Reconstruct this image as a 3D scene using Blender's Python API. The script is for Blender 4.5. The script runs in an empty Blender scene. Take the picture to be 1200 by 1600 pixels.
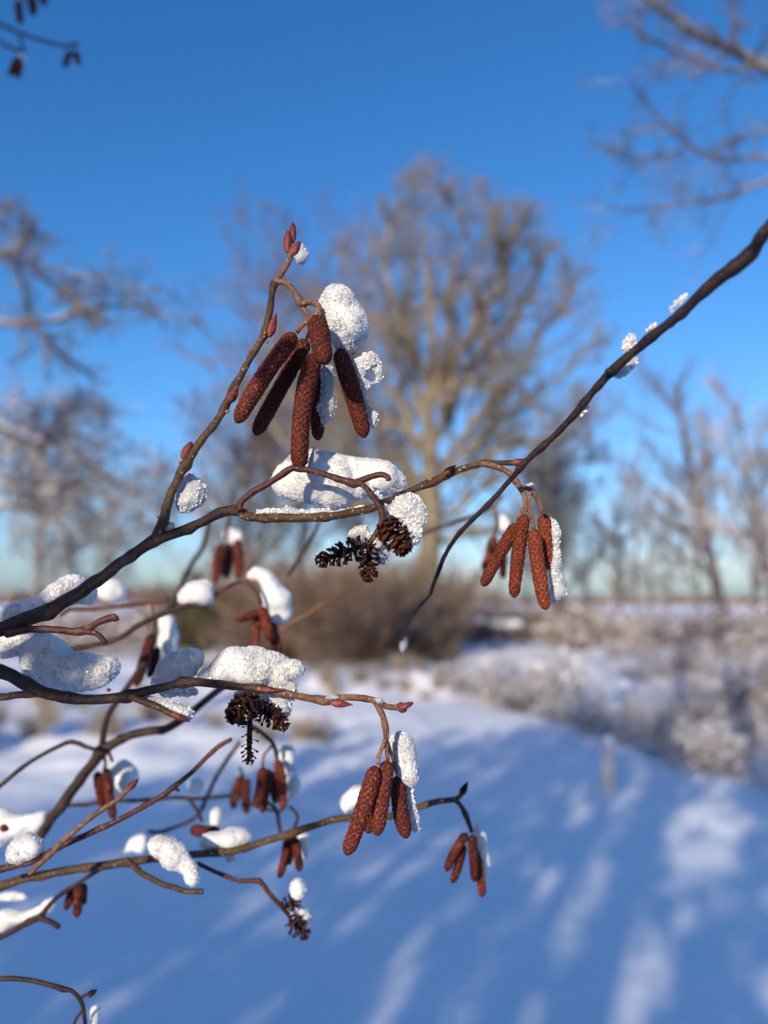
import bpy, math, random
import numpy as np
from mathutils import Vector, Matrix, noise as mnoise

S = bpy.context.scene
COL = S.collection
R = math.radians

# ------------------------------------------------------------------ camera
CAM = np.array([0.0, 0.0, 1.5])
PITCH = R(6.6)
F = 1200.0                       # focal length in photo pixels (photo 1200 x 1600)
cd = bpy.data.cameras.new('camera')
cam = bpy.data.objects.new('camera', cd); COL.objects.link(cam)
cam.location = CAM
cam.rotation_euler = (R(90) + PITCH, 0, 0)
cd.sensor_fit = 'VERTICAL'; cd.sensor_height = 36.0; cd.lens = 27.0
cd.clip_start = 0.01; cd.clip_end = 4000
cd.dof.use_dof = True
cd.dof.focus_distance = 0.182
cd.dof.aperture_fstop = 9.2
S.camera = cam

# ------------------------------------------------------------------ light
SUN_AZ, SUN_EL = R(22.6), R(15.5)       # direction the light travels: 22.6 deg right of the view
LD = np.array([math.sin(SUN_AZ)*math.cos(SUN_EL), math.cos(SUN_AZ)*math.cos(SUN_EL), -math.sin(SUN_EL)])
W = bpy.data.worlds.new('World'); S.world = W; W.use_nodes = True
nt = W.node_tree; bg = nt.nodes['Background']
sky = nt.nodes.new('ShaderNodeTexSky'); sky.sky_type = 'NISHITA'; sky.sun_disc = False
sky.sun_elevation = SUN_EL; sky.sun_rotation = math.pi + SUN_AZ
sky.altitude = 0; sky.air_density = 1.0; sky.dust_density = 1.0; sky.ozone_density = 3.0
# even per-channel grading of the whole sky, as the phone renders a clear winter blue
sep = nt.nodes.new('ShaderNodeSeparateColor'); com = nt.nodes.new('ShaderNodeCombineColor')
nt.links.new(sky.outputs[0], sep.inputs[0])
for k_, (g_, a_) in enumerate([(1.55, 0.42), (1.13, 0.85), (1.0, 1.36)]):
    pw = nt.nodes.new('ShaderNodeMath'); pw.operation = 'POWER'; pw.inputs[1].default_value = g_
    ml = nt.nodes.new('ShaderNodeMath'); ml.operation = 'MULTIPLY'; ml.inputs[1].default_value = a_
    nt.links.new(sep.outputs[k_], pw.inputs[0]); nt.links.new(pw.outputs[0], ml.inputs[0]); nt.links.new(ml.outputs[0], com.inputs[k_])
nt.links.new(com.outputs[0], bg.inputs['Color'])
bg.inputs['Strength'].default_value = 0.133
sl = bpy.data.lights.new('sun', 'SUN'); sl.energy = 4.7; sl.angle = R(0.53); sl.color = (1.0, 0.87, 0.68)
so = bpy.data.objects.new('sun', sl); COL.objects.link(so); so.location = (-30, -60, 30)
so.rotation_euler = Vector(LD).to_track_quat('-Z', 'Y').to_euler()
S.view_settings.view_transform = 'Standard'; S.view_settings.look = 'None'
S.view_settings.exposure = 0.2; S.view_settings.gamma = 1.0; S.view_settings.use_curve_mapping = False
S.render.engine = 'CYCLES'
S.cycles.use_denoising = True
S.cycles.max_bounces = 8; S.cycles.transmission_bounces = 6; S.cycles.diffuse_bounces = 3
S.cycles.sample_clamp_indirect = 6.0; S.cycles.caustics_reflective = False; S.cycles.caustics_refractive = False

# ------------------------------------------------------------------ geometry of the view
cp, sp_ = math.cos(PITCH), math.sin(PITCH)
AX = np.array([1.0, 0, 0]); AF = np.array([0, cp, sp_]); AU = np.array([0, -sp_, cp])
def P(px, py, d):
    return CAM + AX*((px-600)/F*d) + AU*(-(py-800)/F*d) + AF*d
def at(px, dist):                # ground-plan point seen in column px at forward distance dist
    return ((px-600)/F*dist, dist)

# ------------------------------------------------------------------ object helpers
def tagp(o, label=None, cat=None, group=None, kind=None):
    if label: o['label'] = label
    if cat: o['category'] = cat
    if group: o['group'] = group
    if kind: o['kind'] = kind
    return o
def thing(name, label, cat, loc, group=None):
    o = bpy.data.objects.new(name, None); COL.objects.link(o)
    o.location = Vector(loc); o.empty_display_size = 0.01
    return tagp(o, label, cat, group)
def mesh_np(name, V, Fc, mats, smooth=True, mi=None):
    V = np.asarray(V, dtype=np.float32)
    me = bpy.data.meshes.new(name)
    if isinstance(Fc, np.ndarray):
        n, k = Fc.shape
        me.vertices.add(len(V)); me.vertices.foreach_set('co', V.ravel())
        me.loops.add(n*k); me.loops.foreach_set('vertex_index', Fc.astype(np.int32).ravel())
        me.polygons.add(n); me.polygons.foreach_set('loop_start', np.arange(0, n*k, k, dtype=np.int32))
        me.polygons.foreach_set('loop_total', np.full(n, k, dtype=np.int32))
    else:
        me.from_pydata([tuple(v) for v in V], [], Fc)
        n = len(me.polygons)
    me.update(calc_edges=True)
    if smooth: me.polygons.foreach_set('use_smooth', np.ones(n, dtype=bool))
    for m in (mats if isinstance(mats, (list, tuple)) else [mats]): me.materials.append(m)
    if mi is not None: me.polygons.foreach_set('material_index', np.asarray(mi, dtype=np.int32))
    me.validate(); me.update()
    return me
def put(name, me, parent=None, loc=None):
    o = bpy.data.objects.new(name, me); COL.objects.link(o)
    if parent is not None: o.parent = parent
    if loc is not None: o.location = Vector(loc)
    return o
def orphan_origin(V):
    c = V.mean(axis=0); return c
def part(name, V, Fc, mats, parent, smooth=True, mi=None, label=None, kind=None, origin=None):
    """V in world space; the part's origin goes to `origin` (or its centre); parent is an unrotated Empty/mesh."""
    V = np.asarray(V, dtype=float)
    c = np.array(origin) if origin is not None else V.mean(axis=0)
    me = mesh_np(name, V-c, Fc, mats, smooth, mi)
    pl = np.zeros(3)
    p = parent
    while p is not None:
        pl = pl + np.array(p.location); p = p.parent
    o = put(name, me, parent, c-pl)
    return tagp(o, label, None, None, kind)

# ------------------------------------------------------------------ materials
def mat(name):
    m = bpy.data.materials.new(name); m.use_nodes = True
    return m, m.node_tree, m.node_tree.nodes['Principled BSDF']
def N(t, typ, **kw):
    n = t.nodes.new(typ)
    for k, v in kw.items():
        if k in n.inputs: n.inputs[k].default_value = v
        else: setattr(n, k, v)
    return n
def ramp(t, fac, stops):
    r = t.nodes.new('ShaderNodeValToRGB'); e = r.color_ramp.elements
    while len(e) < len(stops): e.new(0.5)
    for x, (p, c) in zip(e, stops): x.position = p; x.color = (*c, 1)
    t.links.new(fac, r.inputs[0]); return r.outputs[0]
def bump(t, b, h, strength, dist):
    n = t.nodes.new('ShaderNodeBump'); n.inputs['Strength'].default_value = strength; n.inputs['Distance'].default_value = dist
    t.links.new(h, n.inputs['Height']); t.links.new(n.outputs[0], b.inputs['Normal'])

def m_snow_close():
    m, t, b = mat('clump_snow')
    co = N(t, 'ShaderNodeTexCoord')
    n1 = N(t, 'ShaderNodeTexNoise', Scale=1300.0, Detail=3.0)
    n2 = N(t, 'ShaderNodeTexNoise', Scale=160.0, Detail=3.0)
    t.links.new(co.outputs['Object'], n1.inputs['Vector']); t.links.new(co.outputs['Object'], n2.inputs['Vector'])
    c = ramp(t, n2.outputs[0], [(0.3, (0.66, 0.665, 0.67)), (0.7, (0.82, 0.81, 0.78))])
    t.links.new(c, b.inputs['Base Color'])
    b.inputs['Roughness'].default_value = 0.45
    b.inputs['Subsurface Weight'].default_value = 0.6
    b.inputs['Subsurface Radius'].default_value = (1.0, 0.95, 0.85)
    b.inputs['Subsurface Scale'].default_value = 0.0013
    b.inputs['IOR'].default_value = 1.31
    bump(t, b, n1.outputs[0], 0.45, 0.0003)
    return m
def m_ice(name, tr, rough, base=(0.80, 0.795, 0.77)):
    m, t, b = mat(name)
    b.inputs['Base Color'].default_value = (*base, 1)
    b.inputs['Roughness'].default_value = rough
    b.inputs['Transmission Weight'].default_value = tr
    b.inputs['IOR'].default_value = 1.31
    co = N(t, 'ShaderNodeTexCoord'); n1 = N(t, 'ShaderNodeTexNoise', Scale=700.0, Detail=2.0)
    t.links.new(co.outputs['Object'], n1.inputs['Vector']); bump(t, b, n1.outputs[0], 0.5, 0.0004)
    return m
def m_bark(name, c1, c2, c3, scale=1.0, rough=0.5, lent=(0.42, 0.33, 0.22), bd=0.0004):
    m, t, b = mat(name)
    co = N(t, 'ShaderNodeTexCoord')
    n1 = N(t, 'ShaderNodeTexNoise', Scale=90.0*scale, Detail=6.0, Roughness=0.65)
    n2 = N(t, 'ShaderNodeTexNoise', Scale=1100.0*scale, Detail=5.0, Roughness=0.7)
    v = N(t, 'ShaderNodeTexVoronoi', Scale=760.0*scale)
    for n in (n1, n2, v): t.links.new(co.outputs['Object'], n.inputs['Vector'])
    c = ramp(t, n1.outputs[0], [(0.30, c1), (0.50, c2), (0.72, c3)])
    f = ramp(t, v.outputs['Distance'], [(0.12, (1, 1, 1)), (0.22, (0, 0, 0))])
    mx = N(t, 'ShaderNodeMixRGB'); t.links.new(f, mx.inputs[0]); t.links.new(c, mx.inputs[1]); mx.inputs[2].default_value = (*lent, 1)
    d = N(t, 'ShaderNodeMixRGB', blend_type='MULTIPLY'); d.inputs[0].default_value = 0.9
    t.links.new(mx.outputs[0], d.inputs[1])
    t.links.new(ramp(t, n2.outputs[0], [(0.38, (0.38, 0.36, 0.34)), (0.62, (1.2, 1.2, 1.2))]), d.inputs[2])
    t.links.new(d.outputs[0], b.inputs['Base Color'])
    b.inputs['Roughness'].default_value = rough; b.inputs['Specular IOR Level'].default_value = 0.32
    ad = N(t, 'ShaderNodeMath', operation='ADD'); t.links.new(n2.outputs[0], ad.inputs[0]); t.links.new(n1.outputs[0], ad.inputs[1])
    bump(t, b, ad.outputs[0], 0.7, bd)
    return m
def m_attr(name, stops, rough=0.6, nscale=1500.0, spec=0.5):
    m, t, b = mat(name)
    a = N(t, 'ShaderNodeAttribute', attribute_name='tone')
    co = N(t, 'ShaderNodeTexCoord'); n = N(t, 'ShaderNodeTexNoise', Scale=nscale, Detail=3.0)
    t.links.new(co.outputs['Object'], n.inputs['Vector'])
    s = N(t, 'ShaderNodeMath', operation='MULTIPLY_ADD'); t.links.new(n.outputs[0], s.inputs[0]); s.inputs[1].default_value = 0.9
    sb = N(t, 'ShaderNodeMath', operation='SUBTRACT'); t.links.new(a.outputs['Fac'], sb.inputs[0]); sb.inputs[1].default_value = 0.45
    t.links.new(sb.outputs[0], s.inputs[2])
    oi = N(t, 'ShaderNodeObjectInfo'); mr = N(t, 'ShaderNodeMapRange'); t.links.new(oi.outputs['Random'], mr.inputs[0]); mr.inputs[3].default_value = 0.78; mr.inputs[4].default_value = 1.25
    hv = N(t, 'ShaderNodeHueSaturation'); t.links.new(mr.outputs[0], hv.inputs['Value']); t.links.new(ramp(t, s.outputs[0], stops), hv.inputs['Color'])
    t.links.new(hv.outputs[0], b.inputs['Base Color'])
    b.inputs['Roughness'].default_value = rough; b.inputs['Specular IOR Level'].default_value = spec
    bump(t, b, n.outputs[0], 0.5, 0.0003)
    return m
def m_tree(name, c1, c2, snow=0.5, scale=1.0, snowc=(0.85, 0.87, 0.9)):
    """bark with snow lying on what faces up"""
    m, t, b = mat(name)
    co = N(t, 'ShaderNodeTexCoord'); n = N(t, 'ShaderNodeTexNoise', Scale=3.0*scale, Detail=4.0)
    t.links.new(co.outputs['Object'], n.inputs['Vector'])
    n2 = N(t, 'ShaderNodeTexNoise', Scale=40.0*scale, Detail=3.0); t.links.new(co.outputs['Object'], n2.inputs['Vector'])
    c = ramp(t, n.outputs[0], [(0.35, c1), (0.65, c2)])
    d = N(t, 'ShaderNodeMixRGB', blend_type='MULTIPLY'); d.inputs[0].default_value = 0.5
    t.links.new(c, d.inputs[1]); t.links.new(n2.outputs[0], d.inputs[2])
    g = N(t, 'ShaderNodeNewGeometry'); s = N(t, 'ShaderNodeSeparateXYZ'); t.links.new(g.outputs['Normal'], s.inputs[0])
    ad = N(t, 'ShaderNodeMath', operation='MULTIPLY_ADD'); t.links.new(n2.outputs[0], ad.inputs[0]); ad.inputs[1].default_value = 0.8
    t.links.new(s.outputs[2], ad.inputs[2])
    e = 1.35 - snow*0.9
    f = ramp(t, ad.outputs[0], [(0.0, (0, 0, 0)), (1.0, (1, 1, 1))])
    mr = N(t, 'ShaderNodeMapRange'); t.links.new(ad.outputs[0], mr.inputs[0]); mr.inputs[1].default_value = e-0.1; mr.inputs[2].default_value = e+0.15
    mx = N(t, 'ShaderNodeMixRGB'); t.links.new(mr.outputs[0], mx.inputs[0]); t.links.new(d.outputs[0], mx.inputs[1]); mx.inputs[2].default_value = (*snowc, 1)
    t.links.new(mx.outputs[0], b.inputs['Base Color']); b.inputs['Roughness'].default_value = 0.8
    return m
def m_plain(name, c1, c2, scale, rough=0.8, bstr=0.0, bd=0.01):
    m, t, b = mat(name)
    co = N(t, 'ShaderNodeTexCoord'); n = N(t, 'ShaderNodeTexNoise', Scale=scale, Detail=5.0)
    t.links.new(co.outputs['Object'], n.inputs['Vector'])
    t.links.new(ramp(t, n.outputs[0], [(0.35, c1), (0.65, c2)]), b.inputs['Base Color'])
    b.inputs['Roughness'].default_value = rough
    if bstr: bump(t, b, n.outputs[0], bstr, bd)
    return m

M_SNOW = m_snow_close()
M_CRY = m_ice('snow_crystals', 0.0, 0.25)
M_ICE = m_ice('wet_ice', 0.35, 0.12, (0.60, 0.615, 0.63))
M_GLINT = m_ice('clear_ice_grains', 0.0, 0.05, (0.80, 0.80, 0.79))
B_OLIVE = m_bark('olive_brown_bark', (0.028, 0.014, 0.007), (0.085, 0.043, 0.017), (0.15, 0.085, 0.038), rough=0.42, bd=0.0007)
B_DARK = m_bark('shade_darkened_bark', (0.010, 0.005, 0.003), (0.038, 0.018, 0.009), (0.11, 0.058, 0.026), rough=0.36, lent=(0.10, 0.06, 0.038), bd=0.0007)  # dark bark, its colour deepened to stand for shade on the branches
B_PURPLE = m_bark('purple_brown_bark', (0.012, 0.005, 0.006), (0.028, 0.013, 0.013), (0.055, 0.027, 0.022), rough=0.5, lent=(0.10, 0.06, 0.05))
B_RED = m_bark('red_brown_bark', (0.030, 0.008, 0.006), (0.075, 0.022, 0.014), (0.14, 0.055, 0.033), rough=0.45, lent=(0.38, 0.22, 0.15))
B_STALK = m_bark('downy_tan_bark', (0.10, 0.042, 0.022), (0.20, 0.095, 0.052), (0.29, 0.16, 0.095), rough=0.6, lent=(0.42, 0.3, 0.22))
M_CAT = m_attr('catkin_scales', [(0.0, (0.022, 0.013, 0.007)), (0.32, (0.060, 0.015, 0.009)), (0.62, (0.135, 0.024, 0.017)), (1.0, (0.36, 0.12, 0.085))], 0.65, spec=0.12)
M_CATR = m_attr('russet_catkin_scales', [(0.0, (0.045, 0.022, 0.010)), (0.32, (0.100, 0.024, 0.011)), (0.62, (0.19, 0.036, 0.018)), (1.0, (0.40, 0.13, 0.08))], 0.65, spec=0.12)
M_BUD = m_attr('bud_scales', [(0.0, (0.045, 0.012, 0.010)), (0.5, (0.14, 0.022, 0.020)), (1.0, (0.30, 0.10, 0.08))], 0.5, spec=0.25)
M_CONE = m_attr('woody_cone_scales', [(0.0, (0.005, 0.0035, 0.003)), (0.60, (0.012, 0.005, 0.003)), (1.0, (0.34, 0.08, 0.015))], 0.6, 1100.0, 0.15)  # brown darkened toward black to carry the cones' shade; tips stay orange
M_SCAR = m_plain('orange_leaf_scar', (0.22, 0.08, 0.025), (0.34, 0.14, 0.05), 900.0, 0.6)
T_OAK = m_tree('oak_bark', (0.115, 0.112, 0.075), (0.25, 0.242, 0.168), 0.2)
T_BIRCH = m_tree('purple_grey_twigs', (0.08, 0.068, 0.062), (0.165, 0.142, 0.125), 0.15)
T_NEAR = m_tree('pale_grey_bark_with_snow', (0.045, 0.052, 0.055), (0.235, 0.235, 0.215), 0.3, 2.0)
T_FROST = m_tree('frosted_bark', (0.08, 0.08, 0.072), (0.23, 0.22, 0.19), 0.62)
T_BROWN = m_tree('brown_hedge_twigs', (0.13, 0.085, 0.05), (0.30, 0.21, 0.13), 0.22)
T_SHRUB = m_tree('frosted_shrub_twigs', (0.045, 0.03, 0.02), (0.40, 0.28, 0.16), 0.5, 4.0)
T_GRASS = m_tree('frosted_grass', (0.36, 0.27, 0.15), (0.50, 0.41, 0.27), 0.6, 4.0)
T_EVER = m_plain('evergreen_leaves', (0.03, 0.035, 0.012), (0.085, 0.08, 0.03), 4.0)
T_HEDGE = m_plain('spruce_needles', (0.02, 0.035, 0.015), (0.05, 0.07, 0.03), 3.0)
M_FARSNOW = m_plain('lying_snow', (0.80, 0.83, 0.87), (0.90, 0.91, 0.92), 8.0, 0.6, 0.3, 0.02)
M_WOOD = m_plain('weathered_wood', (0.05, 0.04, 0.03), (0.12, 0.09, 0.065), 14.0)
M_PALEWOOD = m_plain('frosted_pale_wood', (0.55, 0.50, 0.42), (0.75, 0.70, 0.60), 14.0)

# ------------------------------------------------------------------ terrain
def fb(x, y, s, seed=0.0):
    return mnoise.fractal(Vector((x*s+seed, y*s-seed, seed*0.7)), 0.9, 2.1, 4)
def edge_x(y):                    # left edge of the shrubby bank on the right
    return np.interp(y, [0, 5.0, 6.5, 8.0, 10.0, 11.8, 13.5, 16, 30], [4.6, 3.5, 2.75, 2.3, 2.05, 1.05, 0.5, 0.3, 0.0])
def ground_z(x, y):
    z = 0.035*fb(x, y, 0.35) + 0.012*fb(x, y, 1.6, 3.0)
    ex = edge_x(y)
    if y > 3:
        t = min(max((x-ex)/1.3, 0), 1)
        z -= 0.35*t*t*(3-2*t)*min(1, (y-3)/2)*(1-min(max((y-14)/8, 0), 1))
        if t > 0: z += 0.20*t*fb(x, y, 1.1, 7.0)
    if x < 0.8 and y > 5.5:        # snowed-over tussocks on the left
        k = min(1, (0.8-x)/1.6)*min(1, (y-5.5)/3)*(1-min(max((y-26)/10, 0), 1))
        z += 0.15*k*fb(x, y, 1.5, 11.0)
    if y > 11.5 and y < 60:
        z += 0.10*min(1, (y-11.5)/3)*fb(x, y, 0.5, 5.0)
    if 11.5 < y < 16: z += 0.26*math.exp(-((y-13.3-0.5*fb(x, y, .4, 2.0))/0.75)**2)*min(1, max(0, (x+3.2)/1.5))*min(1, max(0, (2.9-x)/0.8))*(1+0.9*fb(x, y, 1.8, 4.0))
    if y > 60: z += min(1.0, (y-60)/120)*0.6
    return z
nx, ny = 300, 300
sx = np.sinh(np.linspace(-8, 8, nx))/math.sinh(8)*900
sy = np.sinh(np.linspace(-4.6, 8, ny))/math.sinh(8)*1800
sy = sy + 5.0
V = np.empty((ny, nx, 3))
for j in range(ny):
    for i in range(nx):
        V[j, i] = (sx[i], sy[j], ground_z(sx[i], sy[j]))
idx = np.arange(nx*ny).reshape(ny, nx)
Fq = np.stack([idx[:-1, :-1], idx[:-1, 1:], idx[1:, 1:], idx[1:, :-1]], -1).reshape(-1, 4)
mg, tg, bgp = mat('ground_snow')
co = N(tg, 'ShaderNodeTexCoord')
na = N(tg, 'ShaderNodeTexNoise', Scale=2.5, Detail=8.0, Roughness=0.6); nb = N(tg, 'ShaderNodeTexNoise', Scale=60.0, Detail=4.0)
for n in (na, nb): tg.links.new(co.outputs['Object'], n.inputs['Vector'])
tg.links.new(ramp(tg, na.outputs[0], [(0.3, (0.84, 0.86, 0.89)), (0.7, (0.91, 0.92, 0.93))]), bgp.inputs['Base Color'])
bgp.inputs['Roughness'].default_value = 0.55
ab = N(tg, 'ShaderNodeMath', operation='MULTIPLY_ADD'); tg.links.new(nb.outputs[0], ab.inputs[0]); ab.inputs[1].default_value = 0.12
tg.links.new(na.outputs[0], ab.inputs[2]); bump(tg, bgp, ab.outputs[0], 0.55, 0.05)
g = put('snowy_ground', mesh_np('snowy_ground', V.reshape(-1, 3), Fq, mg)); tagp(g, kind='structure')

# ------------------------------------------------------------------ bulk tubes (background twigs)
def tubes(Pt, Rd, sides=3):
    """Pt (M,K,3), Rd (M,K) -> verts, quads"""
    M, K, _ = Pt.shape
    T = np.empty_like(Pt); T[:, 1:-1] = Pt[:, 2:]-Pt[:, :-2]; T[:, 0] = Pt[:, 1]-Pt[:, 0]; T[:, -1] = Pt[:, -1]-Pt[:, -2]
    T /= np.linalg.norm(T, axis=2, keepdims=True)+1e-9
    ref = np.where(np.abs(T[:, :1, 2:3]) > 0.8, np.array([[[1.0, 0.1, 0]]]), np.array([[[0.1, 0.05, 1.0]]]))
    A = np.cross(T, np.broadcast_to(ref, T.shape)); A /= np.linalg.norm(A, axis=2, keepdims=True)+1e-9
    B = np.cross(T, A)
    an = np.arange(sides)*2*math.pi/sides
    V = Pt[:, :, None] + Rd[:, :, None, None]*(A[:, :, None]*np.cos(an)[None, None, :, None] + B[:, :, None]*np.sin(an)[None, None, :, None])
    b = (np.arange(M)*K*sides)[:, None, None]; k = (np.arange(K-1)*sides)[None, :, None]; s = np.arange(sides)[None, None, :]
    s2 = (s+1) % sides
    Fq = np.stack([b+k+s, b+k+s2, b+k+sides+s2, b+k+sides+s], -1).reshape(-1, 4)
    return V.reshape(-1, 3), Fq
def grow(Pp, Rp, rng, n, t0, t1, ang, lf, rf, up, wig, K=5, taper=0.35, tipfall=0.5, env=None):
    M, Kp, _ = Pp.shape
    seg = np.linalg.norm(np.diff(Pp, axis=1), axis=2).sum(1)
    ix = np.repeat(np.arange(M), n); C = len(ix)
    t = t0 + (t1-t0)*((np.tile(np.arange(n), M)+rng.random(C))/n)
    f = t*(Kp-1); i0 = np.minimum(f.astype(int), Kp-2); fr = (f-i0)[:, None]
    base = Pp[ix, i0]*(1-fr)+Pp[ix, i0+1]*fr
    r0 = (Rp[ix, i0]*(1-fr[:, 0])+Rp[ix, i0+1]*fr[:, 0])
    T = Pp[ix, i0+1]-Pp[ix, i0]; T /= np.linalg.norm(T, axis=1, keepdims=True)+1e-9
    Q = rng.normal(size=(C, 3)); Q -= (Q*T).sum(1, keepdims=True)*T; Q /= np.linalg.norm(Q, axis=1, keepdims=True)+1e-9
    a = R(ang)*(0.7+0.6*rng.random(C))[:, None]
    D = T*np.cos(a)+Q*np.sin(a); D[:, 2] += up; D /= np.linalg.norm(D, axis=1, keepdims=True)
    L = seg[ix]*lf*(1-tipfall*t)*(0.6+0.8*rng.random(C))
    if env is not None:
        for _ in range(3):
            out = ~env(base+D*L[:, None]); L = np.where(out, L*0.6, L)
    rr = np.minimum(r0*rf*(0.8+0.4*rng.random(C)), r0)
    Pt = np.empty((C, K, 3)); Pt[:, 0] = base; Rr = np.empty((C, K)); Rr[:, 0] = rr
    for k in range(1, K):
        D = D+rng.normal(size=(C, 3))*wig; D[:, 2] += up*0.35
        D /= np.linalg.norm(D, axis=1, keepdims=True)
        Pt[:, k] = Pt[:, k-1]+D*(L/(K-1))[:, None]; Rr[:, k] = rr*(1-(1-taper)*k/(K-1))
    return Pt, Rr
def tree(name, label, base, trunk, trunk_r, specs, m, seed, limbs_as_parts=True, env=None, group=None, cat='tree', rmin=0.004, min_r=None):
    """trunk: list of (x,y,z) offsets from base. specs: list of dicts for grow()."""
    rng = np.random.default_rng(seed)
    b = np.array(base, float); root = thing(name, label, cat, b, group)
    tp = np.array(trunk, float)+b
    k = len(tp); TR = np.interp(np.linspace(0, 1, k), [0, 0.06, 1], [trunk_r*1.25, trunk_r, trunk_r*0.28])
    V, Fq = tubes(tp[None], TR[None], 10); part('trunk', V, Fq, m, root, origin=b)
    cur = (tp[None], TR[None]); lev = []
    for s in specs:
        s = dict(s); src = s.pop('src', None)
        Pp, Rp = cur if src is None else lev[src]
        cur = grow(Pp, Rp, rng, env=env, **s)
        cur = (cur[0], np.maximum(cur[1], rmin)); lev.append(cur)
    start = 0
    if limbs_as_parts:
        for i in range(len(lev[0][0])):
            V, Fq = tubes(lev[0][0][i:i+1], lev[0][1][i:i+1], 7); part('limb', V, Fq, m, root)
        start = 1
    vs, fs, o = [], [], 0
    for l in range(start, len(lev)):
        V, Fq = tubes(lev[l][0], lev[l][1], 4 if l < 2 else 3); vs.append(V); fs.append(Fq+o); o += len(V)
    part('twigs', np.concatenate(vs), np.concatenate(fs), m, root, kind='stuff', origin=b)
    return root

def gz(x, y): return ground_z(x, y)

# ---- the big oak, 26 m away
ox, oy = at(672, 26.0)
def env_oak(p):   # egg-shaped crown
    x = (p[:, 0]-ox); z = p[:, 2]; y = p[:, 1]-oy
    w = np.interp(z, [0, 2.5, 5, 8, 11, 14, 16.2], [5, 6.6, 7.8, 7.4, 6.6, 4.8, 1.4])
    return ((x+0.3)**2+y**2) < w*w
def big_oak():
    rng = np.random.default_rng(5); b = np.array([ox, oy, gz(ox, oy)-0.1])
    root = thing('oak_tree', 'large bare oak with a broad tan crown rising in the centre behind the alder twigs', 'tree', b)
    tp = [b]+[P(a, c, 26.0) for a, c in ((674, 960), (670, 880), (676, 800), (672, 720), (668, 640), (678, 540), (668, 430), (655, 330))]
    TR = np.array([.55, .42, .38, .35, .28, .21, .15, .10, .04]); tp = np.array(tp); tp[:, 1] += np.array([0, 0, .1, 0, -.2, 0, .2, 0, 0])
    V, Fq = tubes(tp[None], TR[None], 12); part('trunk', V, Fq, T_OAK, root, origin=b)
    L = [ # leaders: start on the trunk, then px,py; depth offset at the tip
      [(672, 800), (640, 740), (600, 680), (560, 600), (530, 500), (525, 400)], [(672, 780), (620, 745), (540, 720), (470, 700), (420, 640), (385, 590)],
      [(674, 760), (730, 700), (790, 650), (850, 590), (900, 545), (945, 500)], [(674, 810), (740, 770), (810, 735), (870, 720), (925, 700), (960, 690)],
      [(670, 740), (700, 640), (740, 540), (770, 430), (765, 330), (750, 262)], [(670, 700), (650, 600), (625, 500), (605, 400), (612, 320), (628, 280)],
      [(672, 690), (720, 610), (790, 520), (830, 430), (850, 370), (868, 345)], [(668, 650), (690, 560), (715, 450), (720, 350), (700, 290), (695, 265)],
      [(670, 720), (630, 640), (590, 570), (565, 480), (568, 400), (585, 330)], [(675, 740), (750, 650), (820, 570), (870, 480), (900, 420), (925, 385)],
      [(674, 830), (620, 800), (550, 780), (480, 770), (420, 775), (370, 770)], [(674, 850), (730, 830), (790, 830), (850, 850), (890, 870), (920, 900)],
      [(672, 700), (700, 620), (750, 590), (800, 600), (850, 640), (890, 650)], [(670, 700), (610, 650), (550, 640), (500, 600), (460, 540), (440, 480)],
      [(668, 600), (640, 520), (650, 430), (640, 350), (660, 290), (662, 255)], [(670, 640), (730, 520), (780, 450), (800, 380), (810, 330), (820, 310)],
      [(670, 760), (600, 720), (530, 680), (480, 640), (430, 560), (410, 500)], [(672, 760), (740, 720), (800, 690), (860, 680), (900, 640), (930, 610)]]
    vs, fs, o = [], [], 0
    for i, l in enumerate(L):
        dy = 3.2*math.sin(i*2.4+.5)
        l = [(a, c+28*(k/5)**2) for k, (a, c) in enumerate(l)]; e = [26.0+dy*(k/5)**1.1 for k in range(6)]
        pts = np.array([P(a, c, q) for (a, c), q in zip(l, e)]); tt = np.linspace(0, 1, 11); sr = np.linspace(0, 1, 6)
        pp = np.stack([np.interp(tt, sr, pts[:, q]) for q in range(3)], 1); pp[1:] += rng.normal(size=(10, 3))*0.13
        rr = np.interp(tt, [0, .4, 1], [0.15, 0.10, 0.04])*rng.uniform(.8, 1.2)
        V, Fq = tubes(pp[None], rr[None], 8); part('limb', V, Fq, T_OAK, root)
        c1 = grow(pp[None], rr[None], rng, n=20, t0=0.10, t1=1.0, ang=50, lf=0.36, rf=0.5, up=0.12, wig=0.2, K=6, tipfall=.55, env=env_oak)
        c2 = grow(*c1, rng, n=10, t0=0.12, t1=1.0, ang=45, lf=0.46, rf=0.55, up=0.1, wig=0.24, K=5)
        c3 = grow(*c2, rng, n=6, t0=0.1, t1=1.0, ang=42, lf=0.55, rf=0.6, up=0.1, wig=0.25, K=3)
        for c in (c1, c2, c3):
            V, Fq = tubes(c[0], np.maximum(c[1], 0.007), 3); vs.append(V); fs.append(Fq+o); o += len(V)
    part('twigs', np.concatenate(vs), np.concatenate(fs), T_OAK, root, kind='stuff', origin=b)
big_oak()
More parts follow.
